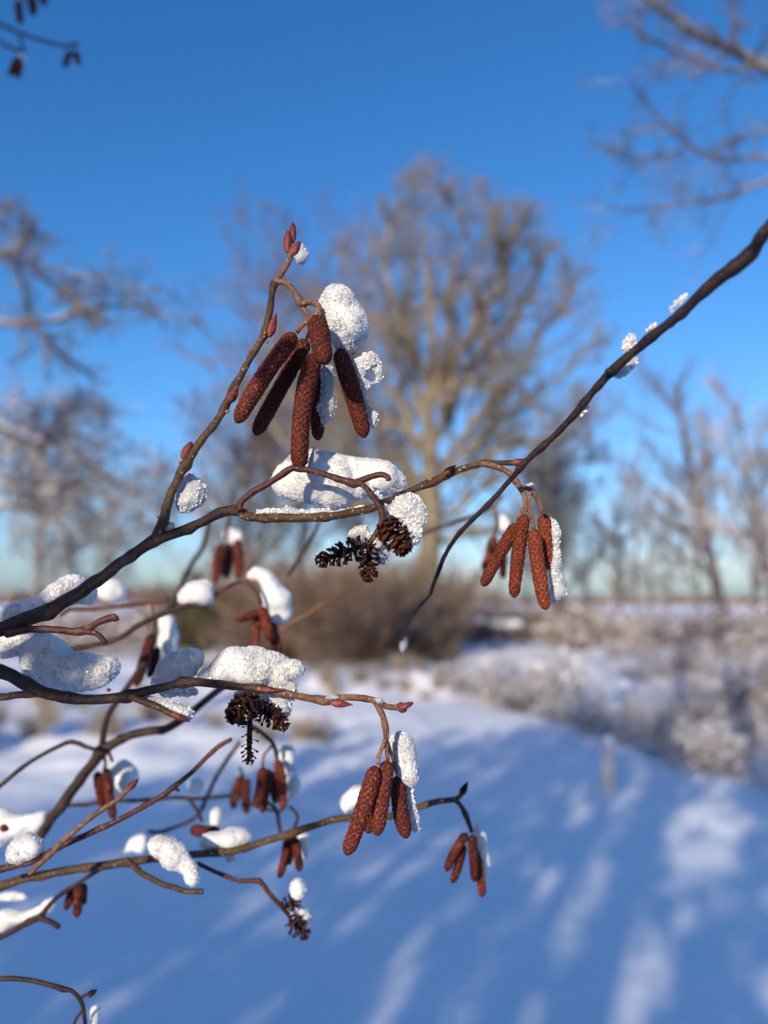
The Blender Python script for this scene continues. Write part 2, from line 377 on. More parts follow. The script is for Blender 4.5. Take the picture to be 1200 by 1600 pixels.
# ---- purple-grey trees behind it on the left
for (px, dist, h, sd, wd, lab, mm) in [
    (470, 42, 20.5, 21, 5.2, 'tall hazy purple-grey bare tree behind the oak, left side of its crown', T_BIRCH),
    (385, 36, 11.0, 22, 3.6, 'smaller purple-grey bare tree left of the oak, behind the hanging catkins', T_BIRCH),
    (560, 46, 19.0, 23, 4.5, 'bare grey tree half hidden by the left half of the oak crown', T_BIRCH),
    (870, 40, 9.5, 24, 3.4, 'low bare tree at the right foot of the oak crown', T_FROST)]:
    x, y = at(px, dist)
    tree('bare_tree', lab, (x, y, gz(x, y)-0.1), [(0, 0, 0), (0.1, 0, h*.2), (0, 0, h*.45), (0.1, 0, h*.72), (0, 0, h*.97)], 0.24,
         [dict(n=30, t0=0.2, t1=0.98, ang=48, lf=0.50, rf=0.5, up=0.12, wig=0.14, K=6),
          dict(n=10, t0=0.15, t1=1.0, ang=42, lf=0.5, rf=0.55, up=0.06, wig=0.18, K=5),
          dict(n=10, t0=0.1, t1=1.0, ang=42, lf=0.5, rf=0.55, up=0.0, wig=0.22, K=3)], mm, sd, rmin=0.017)
# ---- near tree whose limbs reach in at the top right (trunk outside the frame)
def env_any(p): return np.ones(len(p), bool)
def limb_tree(name, label, trunk_px, dist, limbs, m, seed, base_r, specs, rmin):
    """a near tree: trunk beside the frame, hand-placed limbs (px,py,r_px) at distance dist"""
    rng = np.random.default_rng(seed)
    x, y = at(trunk_px, dist); b = np.array((x, y, gz(x, y)-0.1)); root = thing(name, label, 'tree', b)
    top = P(trunk_px, limbs[0][0][1]-500, dist)
    tp = np.array([b, b*0.6+top*0.4+np.array([0.05, 0, 0]), b*0.3+top*0.7, top]); TR = np.array([base_r*1.2, base_r, base_r*.8, base_r*.4])
    V, Fq = tubes(tp[None], TR[None], 12); part('trunk', V, Fq, m, root, origin=b)
    vs, fs, o = [], [], 0
    for li, lm in enumerate(limbs):
        dd = [dist+0.25*math.sin(li*2.1+k*0.7) for k in range(len(lm))]
        pts = np.array([P(a, c, e) for (a, c, r), e in zip(lm, dd)]); rad = np.array([r*0.72*dist/F for _, _, r in lm])
        tt = np.linspace(0, 1, 9); k = len(lm)
        src = np.linspace(0, 1, k)
        pp = np.stack([np.interp(tt, src, pts[:, q]) for q in range(3)], 1)+rng.normal(size=(9, 3))*0.006*dist*0.3
        rr = np.interp(tt, src, rad)
        V, Fq = tubes(pp[None], rr[None], 8); part('limb', V, Fq, m, root)
        cur = (pp[None], rr[None])
        for s in specs:
            cur = grow(cur[0], cur[1], rng, **s); cur = (cur[0], np.maximum(cur[1], rmin))
            V, Fq = tubes(cur[0], cur[1], 3); vs.append(V); fs.append(Fq+o); o += len(V)
    part('twigs', np.concatenate(vs), np.concatenate(fs), m, root, kind='stuff', origin=b)
    return root
limb_tree('overhanging_tree', 'bare tree reaching pale sunlit limbs in from the top right corner', 1700, 7.0,
    [[(1560, 300, 24), (1330, 160, 17), (1200, 105, 13), (1140, 75, 11), (1080, 45, 9), (1035, 15, 7), (985, -25, 4)],
     [(1200, 108, 7), (1130, 108, 5), (1070, 85, 5), (1045, 75, 4), (1000, 55, 4), (975, 25, 3)],
     [(1150, 80, 5), (1147, 50, 5), (1146, 10, 4), (1135, -40, 3)],
     [(1400, 290, 12), (1200, 248, 6), (1165, 248, 5), (1130, 250, 5), (1075, 228, 5), (1035, 185, 4), (985, 130, 3)],
     [(1075, 230, 4), (1040, 245, 4), (970, 250, 3), (930, 220, 2)],
     [(1300, 180, 6), (1200, 200, 4), (1155, 218, 3), (1110, 235, 2)],
     [(1400, 210, 10), (1200, 285, 6), (1130, 308, 5), (1060, 322, 4), (1000, 330, 4), (950, 325, 2)]],
    T_NEAR, 31, 0.22,
    [dict(n=14, t0=0.3, t1=1.0, ang=48, lf=0.24, rf=0.40, up=0.0, wig=0.25, K=5), dict(n=5, t0=0.2, t1=1.0, ang=45, lf=0.5, rf=0.5, up=0.0, wig=0.3, K=4),
     dict(n=6, t0=0.2, t1=1.0, ang=45, lf=0.6, rf=0.7, up=0.0, wig=0.3, K=3)], 0.0022)
# ---- near tree on the left
limb_tree('leaning_tree', 'frosted bare tree reaching crooked limbs in from the left edge above the alder', -520, 5.5,
    [[(-260, 480, 20), (-60, 415, 11), (0, 398, 9), (22, 392, 8), (42, 378, 7), (50, 350, 6)],
     [(-100, 330, 3), (0, 332, 2.5), (45, 343, 2)],
     [(-200, 540, 14), (-30, 508, 8), (50, 500, 7), (100, 492, 6), (150, 478, 5), (220, 478, 4.5), (265, 495, 4), (290, 520, 2)],
     [(10, 400, 6), (50, 420, 6), (100, 455, 6), (130, 485, 6), (170, 508, 5)],
     [(50, 400, 4), (90, 420, 3), (130, 435, 3), (200, 440, 2), (260, 460, 1.5)],
     [(-60, 500, 9), (60, 512, 6), (78, 540, 6), (110, 560, 5), (150, 600, 3)],
     [(20, 400, 4), (35, 440, 4), (40, 500, 3), (35, 560, 2)]],
    T_NEAR, 41, 0.20,
    [dict(n=15, t0=0.25, t1=1.0, ang=50, lf=0.26, rf=0.45, up=0.0, wig=0.28, K=5), dict(n=5, t0=0.2, t1=1.0, ang=48, lf=0.5, rf=0.5, up=0.0, wig=0.3, K=4),
     dict(n=7, t0=0.2, t1=1.0, ang=45, lf=0.6, rf=0.7, up=0.0, wig=0.3, K=3)], 0.0022)
# ---- lower left frosted trees
limb_tree('crooked_tree', 'thickly frosted bare tree with dark arching limbs at the left edge below the leaning one', -420, 9.0,
    [[(-200, 600, 15), (-40, 640, 10), (40, 690, 9), (90, 690, 8), (150, 730, 7), (210, 770, 5), (250, 800, 3)],
     [(-150, 760, 12), (0, 760, 8), (90, 770, 8), (150, 800, 6), (220, 850, 4)],
     [(60, 720, 8), (75, 680, 7), (95, 640, 5), (120, 620, 4), (165, 640, 2)],
     [(-100, 800, 9), (20, 790, 8), (90, 810, 8), (115, 870, 6), (120, 930, 4)],
     [(-80, 700, 8), (30, 750, 6), (120, 755, 5), (200, 790, 3), (250, 830, 2)]],
    T_FROST, 51, 0.26,
    [dict(n=22, t0=0.15, t1=1.0, ang=52, lf=0.34, rf=0.45, up=0.1, wig=0.28, K=5), dict(n=9, t0=0.2, t1=1.0, ang=48, lf=0.5, rf=0.5, up=0.0, wig=0.3, K=4),
     dict(n=6, t0=0.2, t1=1.0, ang=45, lf=0.6, rf=0.7, up=0.0, wig=0.3, K=3)], 0.004)
small = [
    (-60, 24, 7.4, 61, 'frosted bare tree cut by the left edge, behind the arching limbs', T_FROST, 0.16),
    (60, 30, 8.2, 62, 'frosted bare tree low on the left, second from the edge', T_FROST, 0.14),
    (170, 34, 6.6, 63, 'small frosted bare tree low on the left, nearest the alder fork', T_FROST, 0.12),
    (345, 30, 7.5, 64, 'thin pale leaning bare tree seen between the upper alder twig and its lower fork', T_FROST, 0.09),
    (960, 34, 5.0, 65, 'slender dark-stemmed bare tree right of the hanging catkins', T_FROST, 0.16),
    (990, 38, 8.6, 66, 'tall thin pale birch-like tree right of the slender dark stem', T_FROST, 0.09),
    (1128, 38, 12.6, 67, 'tall bare tree with a leaning dark trunk in front of the right-hand sky', T_BIRCH, 0.30),
    (1215, 26, 8.4, 68, 'bushy frosted bare tree at the right edge', T_FROST, 0.17),
    (1175, 44, 9.8, 69, 'bare tree behind the bushy one at the right edge', T_BIRCH, 0.15),
    (1085, 30, 6.4, 73, 'bare young tree just left of the leaning dark trunk', T_FROST, 0.08),
    (1010, 27, 5.2, 74, 'pale twiggy young tree between the slender dark stem and the leaning trunk', T_FROST, 0.07),
    (820, 36, 7.0, 75, 'bare young tree right behind the second catkin cluster', T_FROST, 0.09),
    (915, 52, 8.0, 70, 'faint thin bare tree far right of the oak', T_FROST, 0.10),
    (1040, 52, 7.0, 72, 'faint thin bare tree far off, left of the leaning dark trunk', T_BIRCH, 0.10)]
for (px, dist, h, sd, lab, mm, tr) in small:
    x, y = at(px, dist)
    lean = {67: -1.9, 64: -0.9, 66: 0.3, 68: -1.1}.get(sd, 0.15)
    tree('bare_tree', lab, (x, y, gz(x, y)-0.15), [(0, 0, 0), (lean*.2, 0, h*.22), (lean*.5, 0, h*.48), (lean*.8, 0, h*.75), (lean, 0, h)], tr,
         [dict(n=20 if tr > .1 else 12, t0=0.2, t1=0.98, ang=44, lf=0.42, rf=0.45, up=0.15, wig=0.14, K=5),
          dict(n=10, t0=0.15, t1=1.0, ang=38, lf=0.45, rf=0.5, up=0.1, wig=0.2, K=4),
          dict(n=8, t0=0.1, t1=1.0, ang=42, lf=0.5, rf=0.6, up=0.0, wig=0.22, K=3)], mm, sd, rmin=0.009 if dist < 40 else 0.012)

# ------------------------------------------------------------------ shrubs
def shrub_mesh(seed, h, w, nst, m, rmin, side=5, up=0.5):
    rng = np.random.default_rng(seed)
    K = 5
    a = rng.random(nst)*2*math.pi; rr = np.sqrt(rng.random(nst))*w*0.35
    P0 = np.stack([np.cos(a)*rr, np.sin(a)*rr, np.full(nst, -0.05)], 1)
    D = np.stack([np.cos(a)*0.5*w/h, np.sin(a)*0.5*w/h, np.full(nst, 1.0)], 1)+rng.normal(size=(nst, 3))*0.25
    D /= np.linalg.norm(D, axis=1, keepdims=True); L = h*(0.55+0.45*rng.random(nst))
    Pt = np.empty((nst, K, 3)); Pt[:, 0] = P0
    for k in range(1, K):
        D = D+rng.normal(size=(nst, 3))*0.14; D /= np.linalg.norm(D, axis=1, keepdims=True); Pt[:, k] = Pt[:, k-1]+D*(L/(K-1))[:, None]
    Rr = np.maximum(np.linspace(1, 0.4, K)[None]*rmin*1.8*np.ones((nst, 1)), rmin*0.8)
    l1 = grow(Pt, Rr, rng, n=side, t0=0.25, t1=1.0, ang=38, lf=0.35, rf=0.6, up=0.1*up, wig=0.25, K=4)
    l2 = grow(l1[0], l1[1], rng, n=4, t0=0.2, t1=1.0, ang=42, lf=0.5, rf=0.7, up=0.0, wig=0.25, K=3)
    vs, fs, o = [], [], 0
    for (A, B) in ((Pt, Rr), l1, l2):
        V, Fq = tubes(A, np.maximum(B, rmin*0.55), 3); vs.append(V); fs.append(Fq+o); o += len(V)
    tips = np.concatenate([l1[0][:, -1], l1[0][:, 1], Pt[:, 3]])
    return mesh_np('shrub_twigs', np.concatenate(vs), np.concatenate(fs), m), tips
ICO_V = None
def ico(sub):
    import bmesh
    bm = bmesh.new(); bmesh.ops.create_icosphere(bm, subdivisions=sub, radius=1.0)
    v = np.array([x.co[:] for x in bm.verts]); f = np.array([[q.index for q in fc.verts] for fc in bm.faces]); bm.free(); return v, f
I1 = ico(1); I2 = ico(2)
def blobs(cent, rad, rng, tmpl=I1, squash=(1, 1, 1), jit=0.15):
    v, f = tmpl
    V = cent[:, None]+v[None]*rad[:, None, None]*np.array(squash)*(1+jit*rng.normal(size=(len(cent), len(v), 1)))
    Fq = f[None]+(np.arange(len(cent))*len(v))[:, None, None]
    return V.reshape(-1, 3), Fq.reshape(-1, 3)
protoS = []
for k in range(4):
    me, tips = shrub_mesh(100+k, 1.0, 1.2, 75, T_SHRUB, 0.0035)
    rng = np.random.default_rng(k)
    s = tips[rng.choice(len(tips), 110, replace=False)]
    V, Fq = blobs(s, 0.010+0.034*rng.random(len(s))**2.5, rng, I1, (1.25, 1.25, 0.7))
    protoS.append((me, mesh_np('snow_cover', V, Fq, M_FARSNOW)))
def shrub(name, label, x, y, s, k, group, cat='shrub', protos=protoS, sz=1.0, dz=0.0):
    o = bpy.data.objects.new(name, None); COL.objects.link(o); o.location = (x, y, gz(x, y)+dz); o.scale = (s, s, s*sz)
    o.rotation_euler = (0, 0, k*1.7); tagp(o, label, cat, group)
    a = bpy.data.objects.new('twigs', protos[k % len(protos)][0]); COL.objects.link(a); a.parent = o; a['kind'] = 'stuff'
    if protos[k % len(protos)][1] is not None:
        b = bpy.data.objects.new('snow_cover', protos[k % len(protos)][1]); COL.objects.link(b); b.parent = o; b['kind'] = 'stuff'
    return o
rs = random.Random(4)
cnt = 0
for row, (dy, nrow) in enumerate([(6.3, 4), (7.2, 5), (8.3, 6), (9.6, 7), (11.0, 8), (12.6, 9), (14.6, 9), (17.5, 9)]):
    for i in range(nrow):
        y = dy+rs.uniform(-.4, .4); x = float(edge_x(y))+0.35+i*rs.uniform(0.75, 0.95)*(1+0.02*dy)+rs.uniform(-.2, .2)
        if x/y*F+600 > 1330 or (y > 13.3 and x/y*F+600 < 850): continue
        s = rs.choice([0.5, 0.7, 0.8, 1.0, 1.35])*rs.uniform(0.9, 1.1)*(0.6 if i == 0 else 1.0)
        if i and rs.random() < 0.22: continue
        lab = ('low frosted shrub on the edge where the smooth snow slope ends' if i == 0 else
               'frosted leafless shrub in the tangle on the right-hand bank')
        shrub('frosted_shrub', lab, x, y, s, cnt, 'shrubs edging the snow slope' if i == 0 else 'shrubs in the tangle on the right-hand bank'); cnt += 1
# brown hedge row behind, at the foot of the oak
protoH = []
for k in range(4):
    me, tips = shrub_mesh(140+k, 3.0, 2.6, 60, T_BROWN, 0.014, side=6); protoH.append((me, None))
for i in range(40):
    if i < 16: px, d, sc_ = 405+i*19, 20.5+rs.uniform(-1.5, 1.5), rs.uniform(0.55, 1.08)
    elif i < 24: px, d, sc_ = 400+(i-16)*40, 24+rs.uniform(-1, 2), rs.uniform(0.95, 1.15)
    elif i < 34: px, d, sc_ = 700+(i-24)*22, 31+rs.uniform(-2, 3), rs.uniform(0.45, 0.7)
    else: px, d, sc_ = 255+(i-34)*28, 31+rs.uniform(-1, 2), rs.uniform(0.7, 1.0)
    if 650 < px < 700 and i < 16: sc_ *= 0.45
    x, y = at(px+rs.uniform(-6, 6), d)
    lab = ('low leafless brown shrub right of the oak foot' if 24 <= i < 34 else 'leafless brown shrub far behind the blurred snow-capped catkins' if i >= 34 else
           'tall leafless brown shrub in the thicket hiding the foot of the oak')
    grp = ('low brown shrubs right of the oak foot' if 24 <= i < 34 else 'far brown shrubs on the left' if i >= 34 else 'brown thicket at the foot of the oak')
    shrub('hedge_shrub', lab, x, y, sc_, i, grp, protos=protoH, dz=-0.1)
for i in range(16):
    px = -120+i*28+rs.uniform(-8, 8); d = 22+rs.uniform(-2, 5)
    x, y = at(px, d)
    shrub('frosted_shrub', 'frosted leafless shrub on the far side of the field at lower left', x, y, rs.uniform(1.3, 1.9), i+3,
          'frosted shrubs beyond the field at lower left', dz=-0.1)
for i in range(30):
    px = 690+i*20+rs.uniform(-10, 10); d = rs.uniform(19, 34) if px > 850 else rs.uniform(29, 36)
    x, y = at(px, d)
    shrub('scrub_bush', 'pale frosted scrub bush beyond the bank, under the bare trees on the right', x, y, rs.uniform(0.9, 1.9), i+1,
          'scrub bushes beyond the bank', dz=-0.05)
# frosted grass tussocks
protoG = []
for k in range(3):
    rng = np.random.default_rng(900+k); nb_ = 150
    a = rng.random(nb_)*2*math.pi; r0 = rng.random(nb_)*0.10
    Pt = np.zeros((nb_, 4, 3)); Pt[:, 0, 0] = np.cos(a)*r0; Pt[:, 0, 1] = np.sin(a)*r0
    L = 0.14+0.18*rng.random(nb_); sp = 0.15+0.5*rng.random(nb_)
    for j in range(1, 4):
        tt = j/3
        Pt[:, j, 0] = Pt[:, 0, 0]+np.cos(a)*sp*L*tt**1.6; Pt[:, j, 1] = Pt[:, 0, 1]+np.sin(a)*sp*L*tt**1.6; Pt[:, j, 2] = L*tt*(1-0.25*tt*sp)
    Rr = np.linspace(0.0022, 0.0008, 4)[None]*np.ones((nb_, 1))
    V, Fq = tubes(Pt, Rr, 3); protoG.append((mesh_np('grass_blades', V, Fq, T_GRASS), None))
for i in range(60):
    y = rs.uniform(8, 17); x = rs.uniform(-0.62*y, -0.05*y)
    if i > 44: y = rs.uniform(11.8, 14); x = rs.uniform(-0.6, 2.2)
    o = shrub('grass_tussock', 'frosted pale grass tussock poking through sunlit snow beyond the slope', x, y, rs.uniform(0.7, 1.5), i,
          'grass tussocks in the sunlit snow', 'grass', protoG, dz=-0.02)
# small evergreen
def leaf_crown(cent, n, size, rng, spread):
    c = cent[rng.integers(0, len(cent), n)]+rng.normal(size=(n, 3))*spread
    A = rng.normal(size=(n, 3)); A /= np.linalg.norm(A, axis=1, keepdims=True); B = rng.normal(size=(n, 3)); B -= (B*A).sum(1, keepdims=True)*A; B /= np.linalg.norm(B, axis=1, keepdims=True)
    s = (size*(0.6+0.8*rng.random(n)))[:, None]
    V = np.stack([c-A*s, c+B*s*0.45, c+A*s, c-B*s*0.45], 1)
    return V.reshape(-1, 3), np.arange(4*n).reshape(n, 4), c
def evergreen(label, x, y, h, w, seed, n, name='evergreen_bush', m=T_EVER, leaf=0.06, cat='bush'):
    rng = np.random.default_rng(seed); b = np.array([x, y, gz(x, y)-0.05]); root = thing(name, label, cat, b)
    k = 60; u = rng.normal(size=(k, 3)); u /= np.linalg.norm(u, axis=1, keepdims=True)
    cent = b+np.array([0, 0, h*0.5])+u*np.array([w/2, w/2, h/2])*(rng.random((k, 1))**0.4)
    V, Fq, c = leaf_crown(cent, n, leaf, rng, w*0.07); part('foliage', V, Fq, m, root, smooth=False, kind='stuff', origin=b)
    tp = np.array([b, b+[0.02, 0, h*.3], b+[0, 0, h*.7]]); V, Fq = tubes(tp[None], np.array([[.07, .05, .02]]), 8); part('trunk', V, Fq, M_WOOD, root, origin=b)
x, y = at(322, 21); evergreen('small dark olive evergreen bush left of the oak, below the alder fork', x, y, 2.2, 1.7, 7, 5000)
x, y = at(278, 23); evergreen('lower olive evergreen bush beside the small dark one, nearer the left', x, y, 1.5, 1.6, 8, 3500)
# far tree line
rng = np.random.default_rng(77)
nfar = 9000
xs = rng.uniform(-190, 190, nfar); ys = 200+rng.uniform(-12, 12, nfar)
hh = 3.5+2.5*np.array([mnoise.noise(Vector((q*0.03, 0.3, 0))) for q in xs])
hh = np.where(xs > 30, hh*0.45, hh)
cent = np.stack([xs, ys, 0.6+hh*rng.random(nfar)], 1)
V, Fq, c = leaf_crown(cent, nfar, 0.9, rng, 0.4)
o = put('far_tree_line', mesh_np('far_tree_line', V, Fq, T_BROWN, smooth=False))
tagp(o, 'low brown line of far-off trees along the horizon', 'trees', kind='stuff')
# benches with snow
def box(c, s, rot=0.0, bev=0.0):
    c = np.array(c, float); s = np.array(s, float)/2
    v = np.array([[i, j, k] for i in (-1, 1) for j in (-1, 1) for k in (-1, 1)], float)*s
    f = [(0, 1, 3, 2), (4, 6, 7, 5), (0, 4, 5, 1), (2, 3, 7, 6), (0, 2, 6, 4), (1, 5, 7, 3)]
    return v+c, f
for px, d, lab in [(728, 25, 'low dark bench under a thick slab of snow, left one of two beyond the slope'), (788, 25.5, 'low dark bench under a thick slab of snow, right one of two beyond the slope')]:
    x, y = at(px, d); z = gz(x, y)
    root = thing('snowy_bench', lab, 'bench', (x, y, z))
    for k in range(3):
        V, Fc = box((x, y-0.2+0.2*k, z+0.62), (1.0, 0.17, 0.05)); part('plank', V, Fc, M_WOOD, root, smooth=False)
    for sx_ in (-.42, .42):
        for sy_ in (-.2, .2):
            V, Fc = box((x+sx_, y+sy_, z+0.29), (0.09, 0.09, 0.6)); part('leg', V, Fc, M_WOOD, root, smooth=False)
    rng = np.random.default_rng(int(px)); cc = np.stack([x+rng.uniform(-.42, .42, 60), y+rng.uniform(-.22, .22, 60), np.full(60, z+0.74)], 1)
    V, Fc = blobs(cc, np.full(60, 0.16), rng, I2, (1, 1, 0.75), 0.02)
    o = part('snow_slab', V, Fc, M_FARSNOW, None, kind='thing'); tagp(o, 'thick snow slab lying on the ' + ('left' if px < 750 else 'right') + ' bench beyond the slope', 'snow')
# short pale post
x, y = at(937, 6.25); z = gz(x, y)-0.05
root = thing('marker_post', 'short pale frosted post standing at the edge of the snow slope', 'post', (x, y, z))
hh_ = np.array([0, 0.05, 0.2, 0.38, 0.44, 0.455]); rr_ = np.array([0.062, 0.060, 0.055, 0.046, 0.043, 0.01])
tp = np.stack([x+hh_*0.05, np.full(6, y), z+hh_], 1); V, Fq = tubes(tp[None], rr_[None], 14); part('post', V, Fq, M_PALEWOOD, root)
V, Fc = blobs(np.array([[x+0.022, y, z+0.465], [x+0.03, y+0.01, z+0.475]]), np.array([0.045, 0.03]), np.random.default_rng(1), I2, (1, 1, 0.6), 0.03); part('snow_cap', V, Fc, M_FARSNOW, root)

# ------------------------------------------------------------------ evergreens behind the camera (they throw the shade on the slope)
FOC = P(520, 930, 0.2)
Lh = np.array([math.sin(SUN_AZ), math.cos(SUN_AZ), 0.0]); Lu = np.array([math.cos(SUN_AZ), -math.sin(SUN_AZ), 0.0])
TE = math.tan(SUN_EL)
def shade_spruce(u, v, h, w, seed, n):
    """u across the light, v along it (negative: behind the camera)"""
    rng = np.random.default_rng(seed); b = Lu*u+Lh*v; b = np.array([b[0], b[1], 0.0]); b[2] = gz(b[0], b[1])
    root = thing('spruce_tree', 'dense dark spruce standing behind the photographer', 'tree', b, 'spruces behind the photographer')
    k = int(110*h/5); t = rng.random(k); a = rng.random(k)*2*math.pi; rad = w*0.5*(1-t*0.75)*(rng.random(k)**0.5)
    cent = b+np.stack([np.cos(a)*rad, np.sin(a)*rad, 0.25+t*(h-0.3)], 1)
    V, Fq, c = leaf_crown(cent, n, 0.085, rng, 0.105)
    rel = c-FOC; al = rel@LD; pe = rel-al[:, None]*LD; keep = np.hypot((pe@Lu)/0.19, (pe@np.cross(Lu, LD))/0.24) > 1
    V = V.reshape(-1, 4, 3)[keep].reshape(-1, 3); n2 = keep.sum()
    part('foliage', V, np.arange(4*n2).reshape(n2, 4), T_HEDGE, root, smooth=False, kind='stuff', origin=b)
    tp = np.array([b-[0, 0, .1], b+[0, 0, h*.4], b+[0, 0, h*.9]])
    if abs(u-FOC@Lu) > 0.45:
        V, Fq = tubes(tp[None], np.array([[.14, .09, .03]]), 8); part('trunk', V, Fq, M_WOOD, root, origin=b)
rs2 = random.Random(12)
def reach(u):                      # how far (v) the shade must reach at lateral u
    return np.interp(u, [-8, -5.5, -3.6, -2.2, -1.5, -0.75, -0.45, 0.3, 0.6, 2, 4], [3.0, 3.6, 6.6, 9.4, 11.2, 11.2, 7.6, 7.2, 9.0, 9.2, 9.0])
i = 0
for v0, nn_, st in ((-5.2, 1150, 0.58), (-7.4, 950, 0.58)):
    u = -8.0
    while u < 4.5:
        h = TE*(reach(u)-v0)*rs2.uniform(0.90, 1.05)
        shade_spruce(u, v0+rs2.uniform(-.7, .7), h, rs2.uniform(0.95, 1.35), 300+i, int(nn_*(0.62 if u > -1.3 else 0.86)))
        u += rs2.uniform(0.9, 1.3)*st; i += 1
# tall bare trunks further behind: the long bands that cross the bank
for (u, v, h, r, sd) in [(-0.50, -9.5, 13, 0.13, 1), (0.36, -9, 12, 0.13, 2), (-1.5, -10, 13, 0.11, 3), (3.4, -15, 14, 0.2, 4)]:
    b = Lu*u+Lh*v
    tree('shade_tree', 'tall bare tree standing behind the photographer', (b[0], b[1], 0), [(0, 0, 0), (0.05, 0, h*.3), (0, 0, h*.6), (0.1, 0, h)], r,
         [dict(n=16, t0=0.35, t1=0.98, ang=36, lf=0.3, rf=0.45, up=0.2, wig=0.14, K=5), dict(n=7, t0=0.2, t1=1.0, ang=38, lf=0.45, rf=0.5, up=0.1, wig=0.2, K=4)],
         T_OAK, 400+sd, rmin=0.008, group='tall bare trees behind the photographer')
# ------------------------------------------------------------------ foreground: alder branches
def smooth_path(ctrl, step=0.0007):
    """ctrl rows: world xyz + radius; Catmull-Rom, resampled"""
    c = np.array(ctrl, float)
    if len(c) == 2: c = np.array([c[0], c[0]*.5+c[1]*.5, c[1]])
    e = np.vstack([2*c[0]-c[1], c, 2*c[-1]-c[-2]]); out = []
    for i in range(1, len(e)-2):
        p0, p1, p2, p3 = e[i-1], e[i], e[i+1], e[i+2]
        L = np.linalg.norm((p2-p1)[:3]); n = max(2, int(L/step))
        t = np.linspace(0, 1, n, endpoint=False)[:, None]
        out.append(0.5*((2*p1)+(-p0+p2)*t+(2*p0-5*p1+4*p2-p3)*t**2+(-p0+3*p1-3*p2+p3)*t**3))
    out.append(c[-1:]); o = np.vstack(out); o[:, 3] = np.maximum(o[:, 3], 1e-4); return o
def sweep(path, sides, disp=None, cap=True):
    """path (K,4); transported frames; disp(k_index, angles)->radial offsets"""
    Pp = path[:, :3]; K = len(Pp)
    T = np.gradient(Pp, axis=0); T /= np.linalg.norm(T, axis=1, keepdims=True)+1e-12
    ref = np.array([0, 0, 1.0]) if abs(T[0][2]) < .9 else np.array([1.0, 0, 0])
    a = np.cross(T[0], ref); a /= np.linalg.norm(a); A = np.empty_like(Pp)
    for i in range(K):
        a = a-T[i]*(a@T[i]); a /= np.linalg.norm(a); A[i] = a
    B = np.cross(T, A); an = np.arange(sides)*2*math.pi/sides
    r = path[:, 3][:, None]*np.ones((1, sides))
    if disp is not None: r = r+disp(np.arange(K), an, r)
    V = Pp[:, None]+r[:, :, None]*(A[:, None]*np.cos(an)[None, :, None]+B[:, None]*np.sin(an)[None, :, None])
    V = V.reshape(-1, 3)
    k = (np.arange(K-1)*sides)[:, None]; s = np.arange(sides)[None]; s2 = (s+1) % sides
    Fq = np.stack([k+s, k+s2, k+sides+s2, k+sides+s], -1).reshape(-1, 4)
    faces = [tuple(f) for f in Fq.tolist()]
    if cap:
        V = np.vstack([V, Pp[:1]-T[:1]*path[0, 3]*0.3, Pp[-1:]+T[-1:]*path[-1, 3]*0.3]); n = len(V)
        faces += [(j, n-2, (j+1) % sides) for j in range(sides)]
        faces += [((K-1)*sides+j, (K-1)*sides+(j+1) % sides, n-1) for j in range(sides)]
    return V, faces
def set_tone(o, vals):
    a = o.data.attributes.new('tone', 'FLOAT', 'POINT'); a.data.foreach_set('value', np.asarray(vals, dtype=np.float32))
DJ = {'n': 0}
def px3(pts, d):
    """pts: (px,py,r_px[,d]) -> world rows"""
    out = []
    for p in pts:
        dd = p[3] if len(p) > 3 else d
        w = P(p[0], p[1], dd); out.append([*w, p[2]*dd/F])
    return out
def twig(parent, pts, d, m, nodes=(), label=None, sides=14, name='twig', rough=0.11, fine=True):
    path = smooth_path(px3(pts, d), 0.0007 if fine else 0.002)
    K = len(path); L = np.concatenate([[0], np.cumsum(np.linalg.norm(np.diff(path[:, :3], axis=0), axis=1))])
    DJ['n'] += 1; sd = DJ['n']*3.7
    for (px, py, amp) in nodes:          # swollen nodes
        w = px3([(px, py, 1)], d)[0][:3]; j = int(np.argmin(np.linalg.norm(path[:, :3]-np.array(w), axis=1)))
        path[:, 3] *= 1+amp*np.exp(-((L-L[j])/0.0016)**2)
    # leaf nodes: a small swelling and a slight change of direction at each
    rg = random.Random(int(sd*10)); q = rg.uniform(.004, .010)
    path[:, 3] *= 0.92
    while q < L[-1]-.003 and len(pts) > 3:
        path[:, 3] *= 1+rg.uniform(.10, .24)*np.exp(-((L-q)/0.0011)**2)
        k_ = np.array([rg.uniform(-1, 1), 0, rg.uniform(-1, 1)])*float(path[int(np.argmin(abs(L-q))), 3])*0.45
        path[:, :3] += np.exp(-np.abs(L-q)/0.004)[:, None]*k_[None]*(np.minimum(1, L/.006)*np.minimum(1, (L[-1]-L)/.006))[:, None]
        q += rg.uniform(.008, .016)
    # slight crookedness
    for i in range(K):
        w = (0.22 if m is not B_PURPLE else 0.07)*path[i, 3]
        path[i, 0] += w*mnoise.noise(Vector((L[i]*190, sd, 0))); path[i, 2] += w*mnoise.noise(Vector((L[i]*190, sd, 9)))
    def disp(ks, an, r):
        D = np.zeros((K, sides))
        for i in range(K):
            for j in range(sides):
                D[i, j] = mnoise.noise(Vector((math.cos(an[j])*1.3+sd, math.sin(an[j])*1.3, L[i]*420)))
        return D*rough*1.6*r
    V, Fc = sweep(path, sides, disp if fine else None)
    return part(name, V, Fc, m, parent, label=label, origin=path[0, :3])
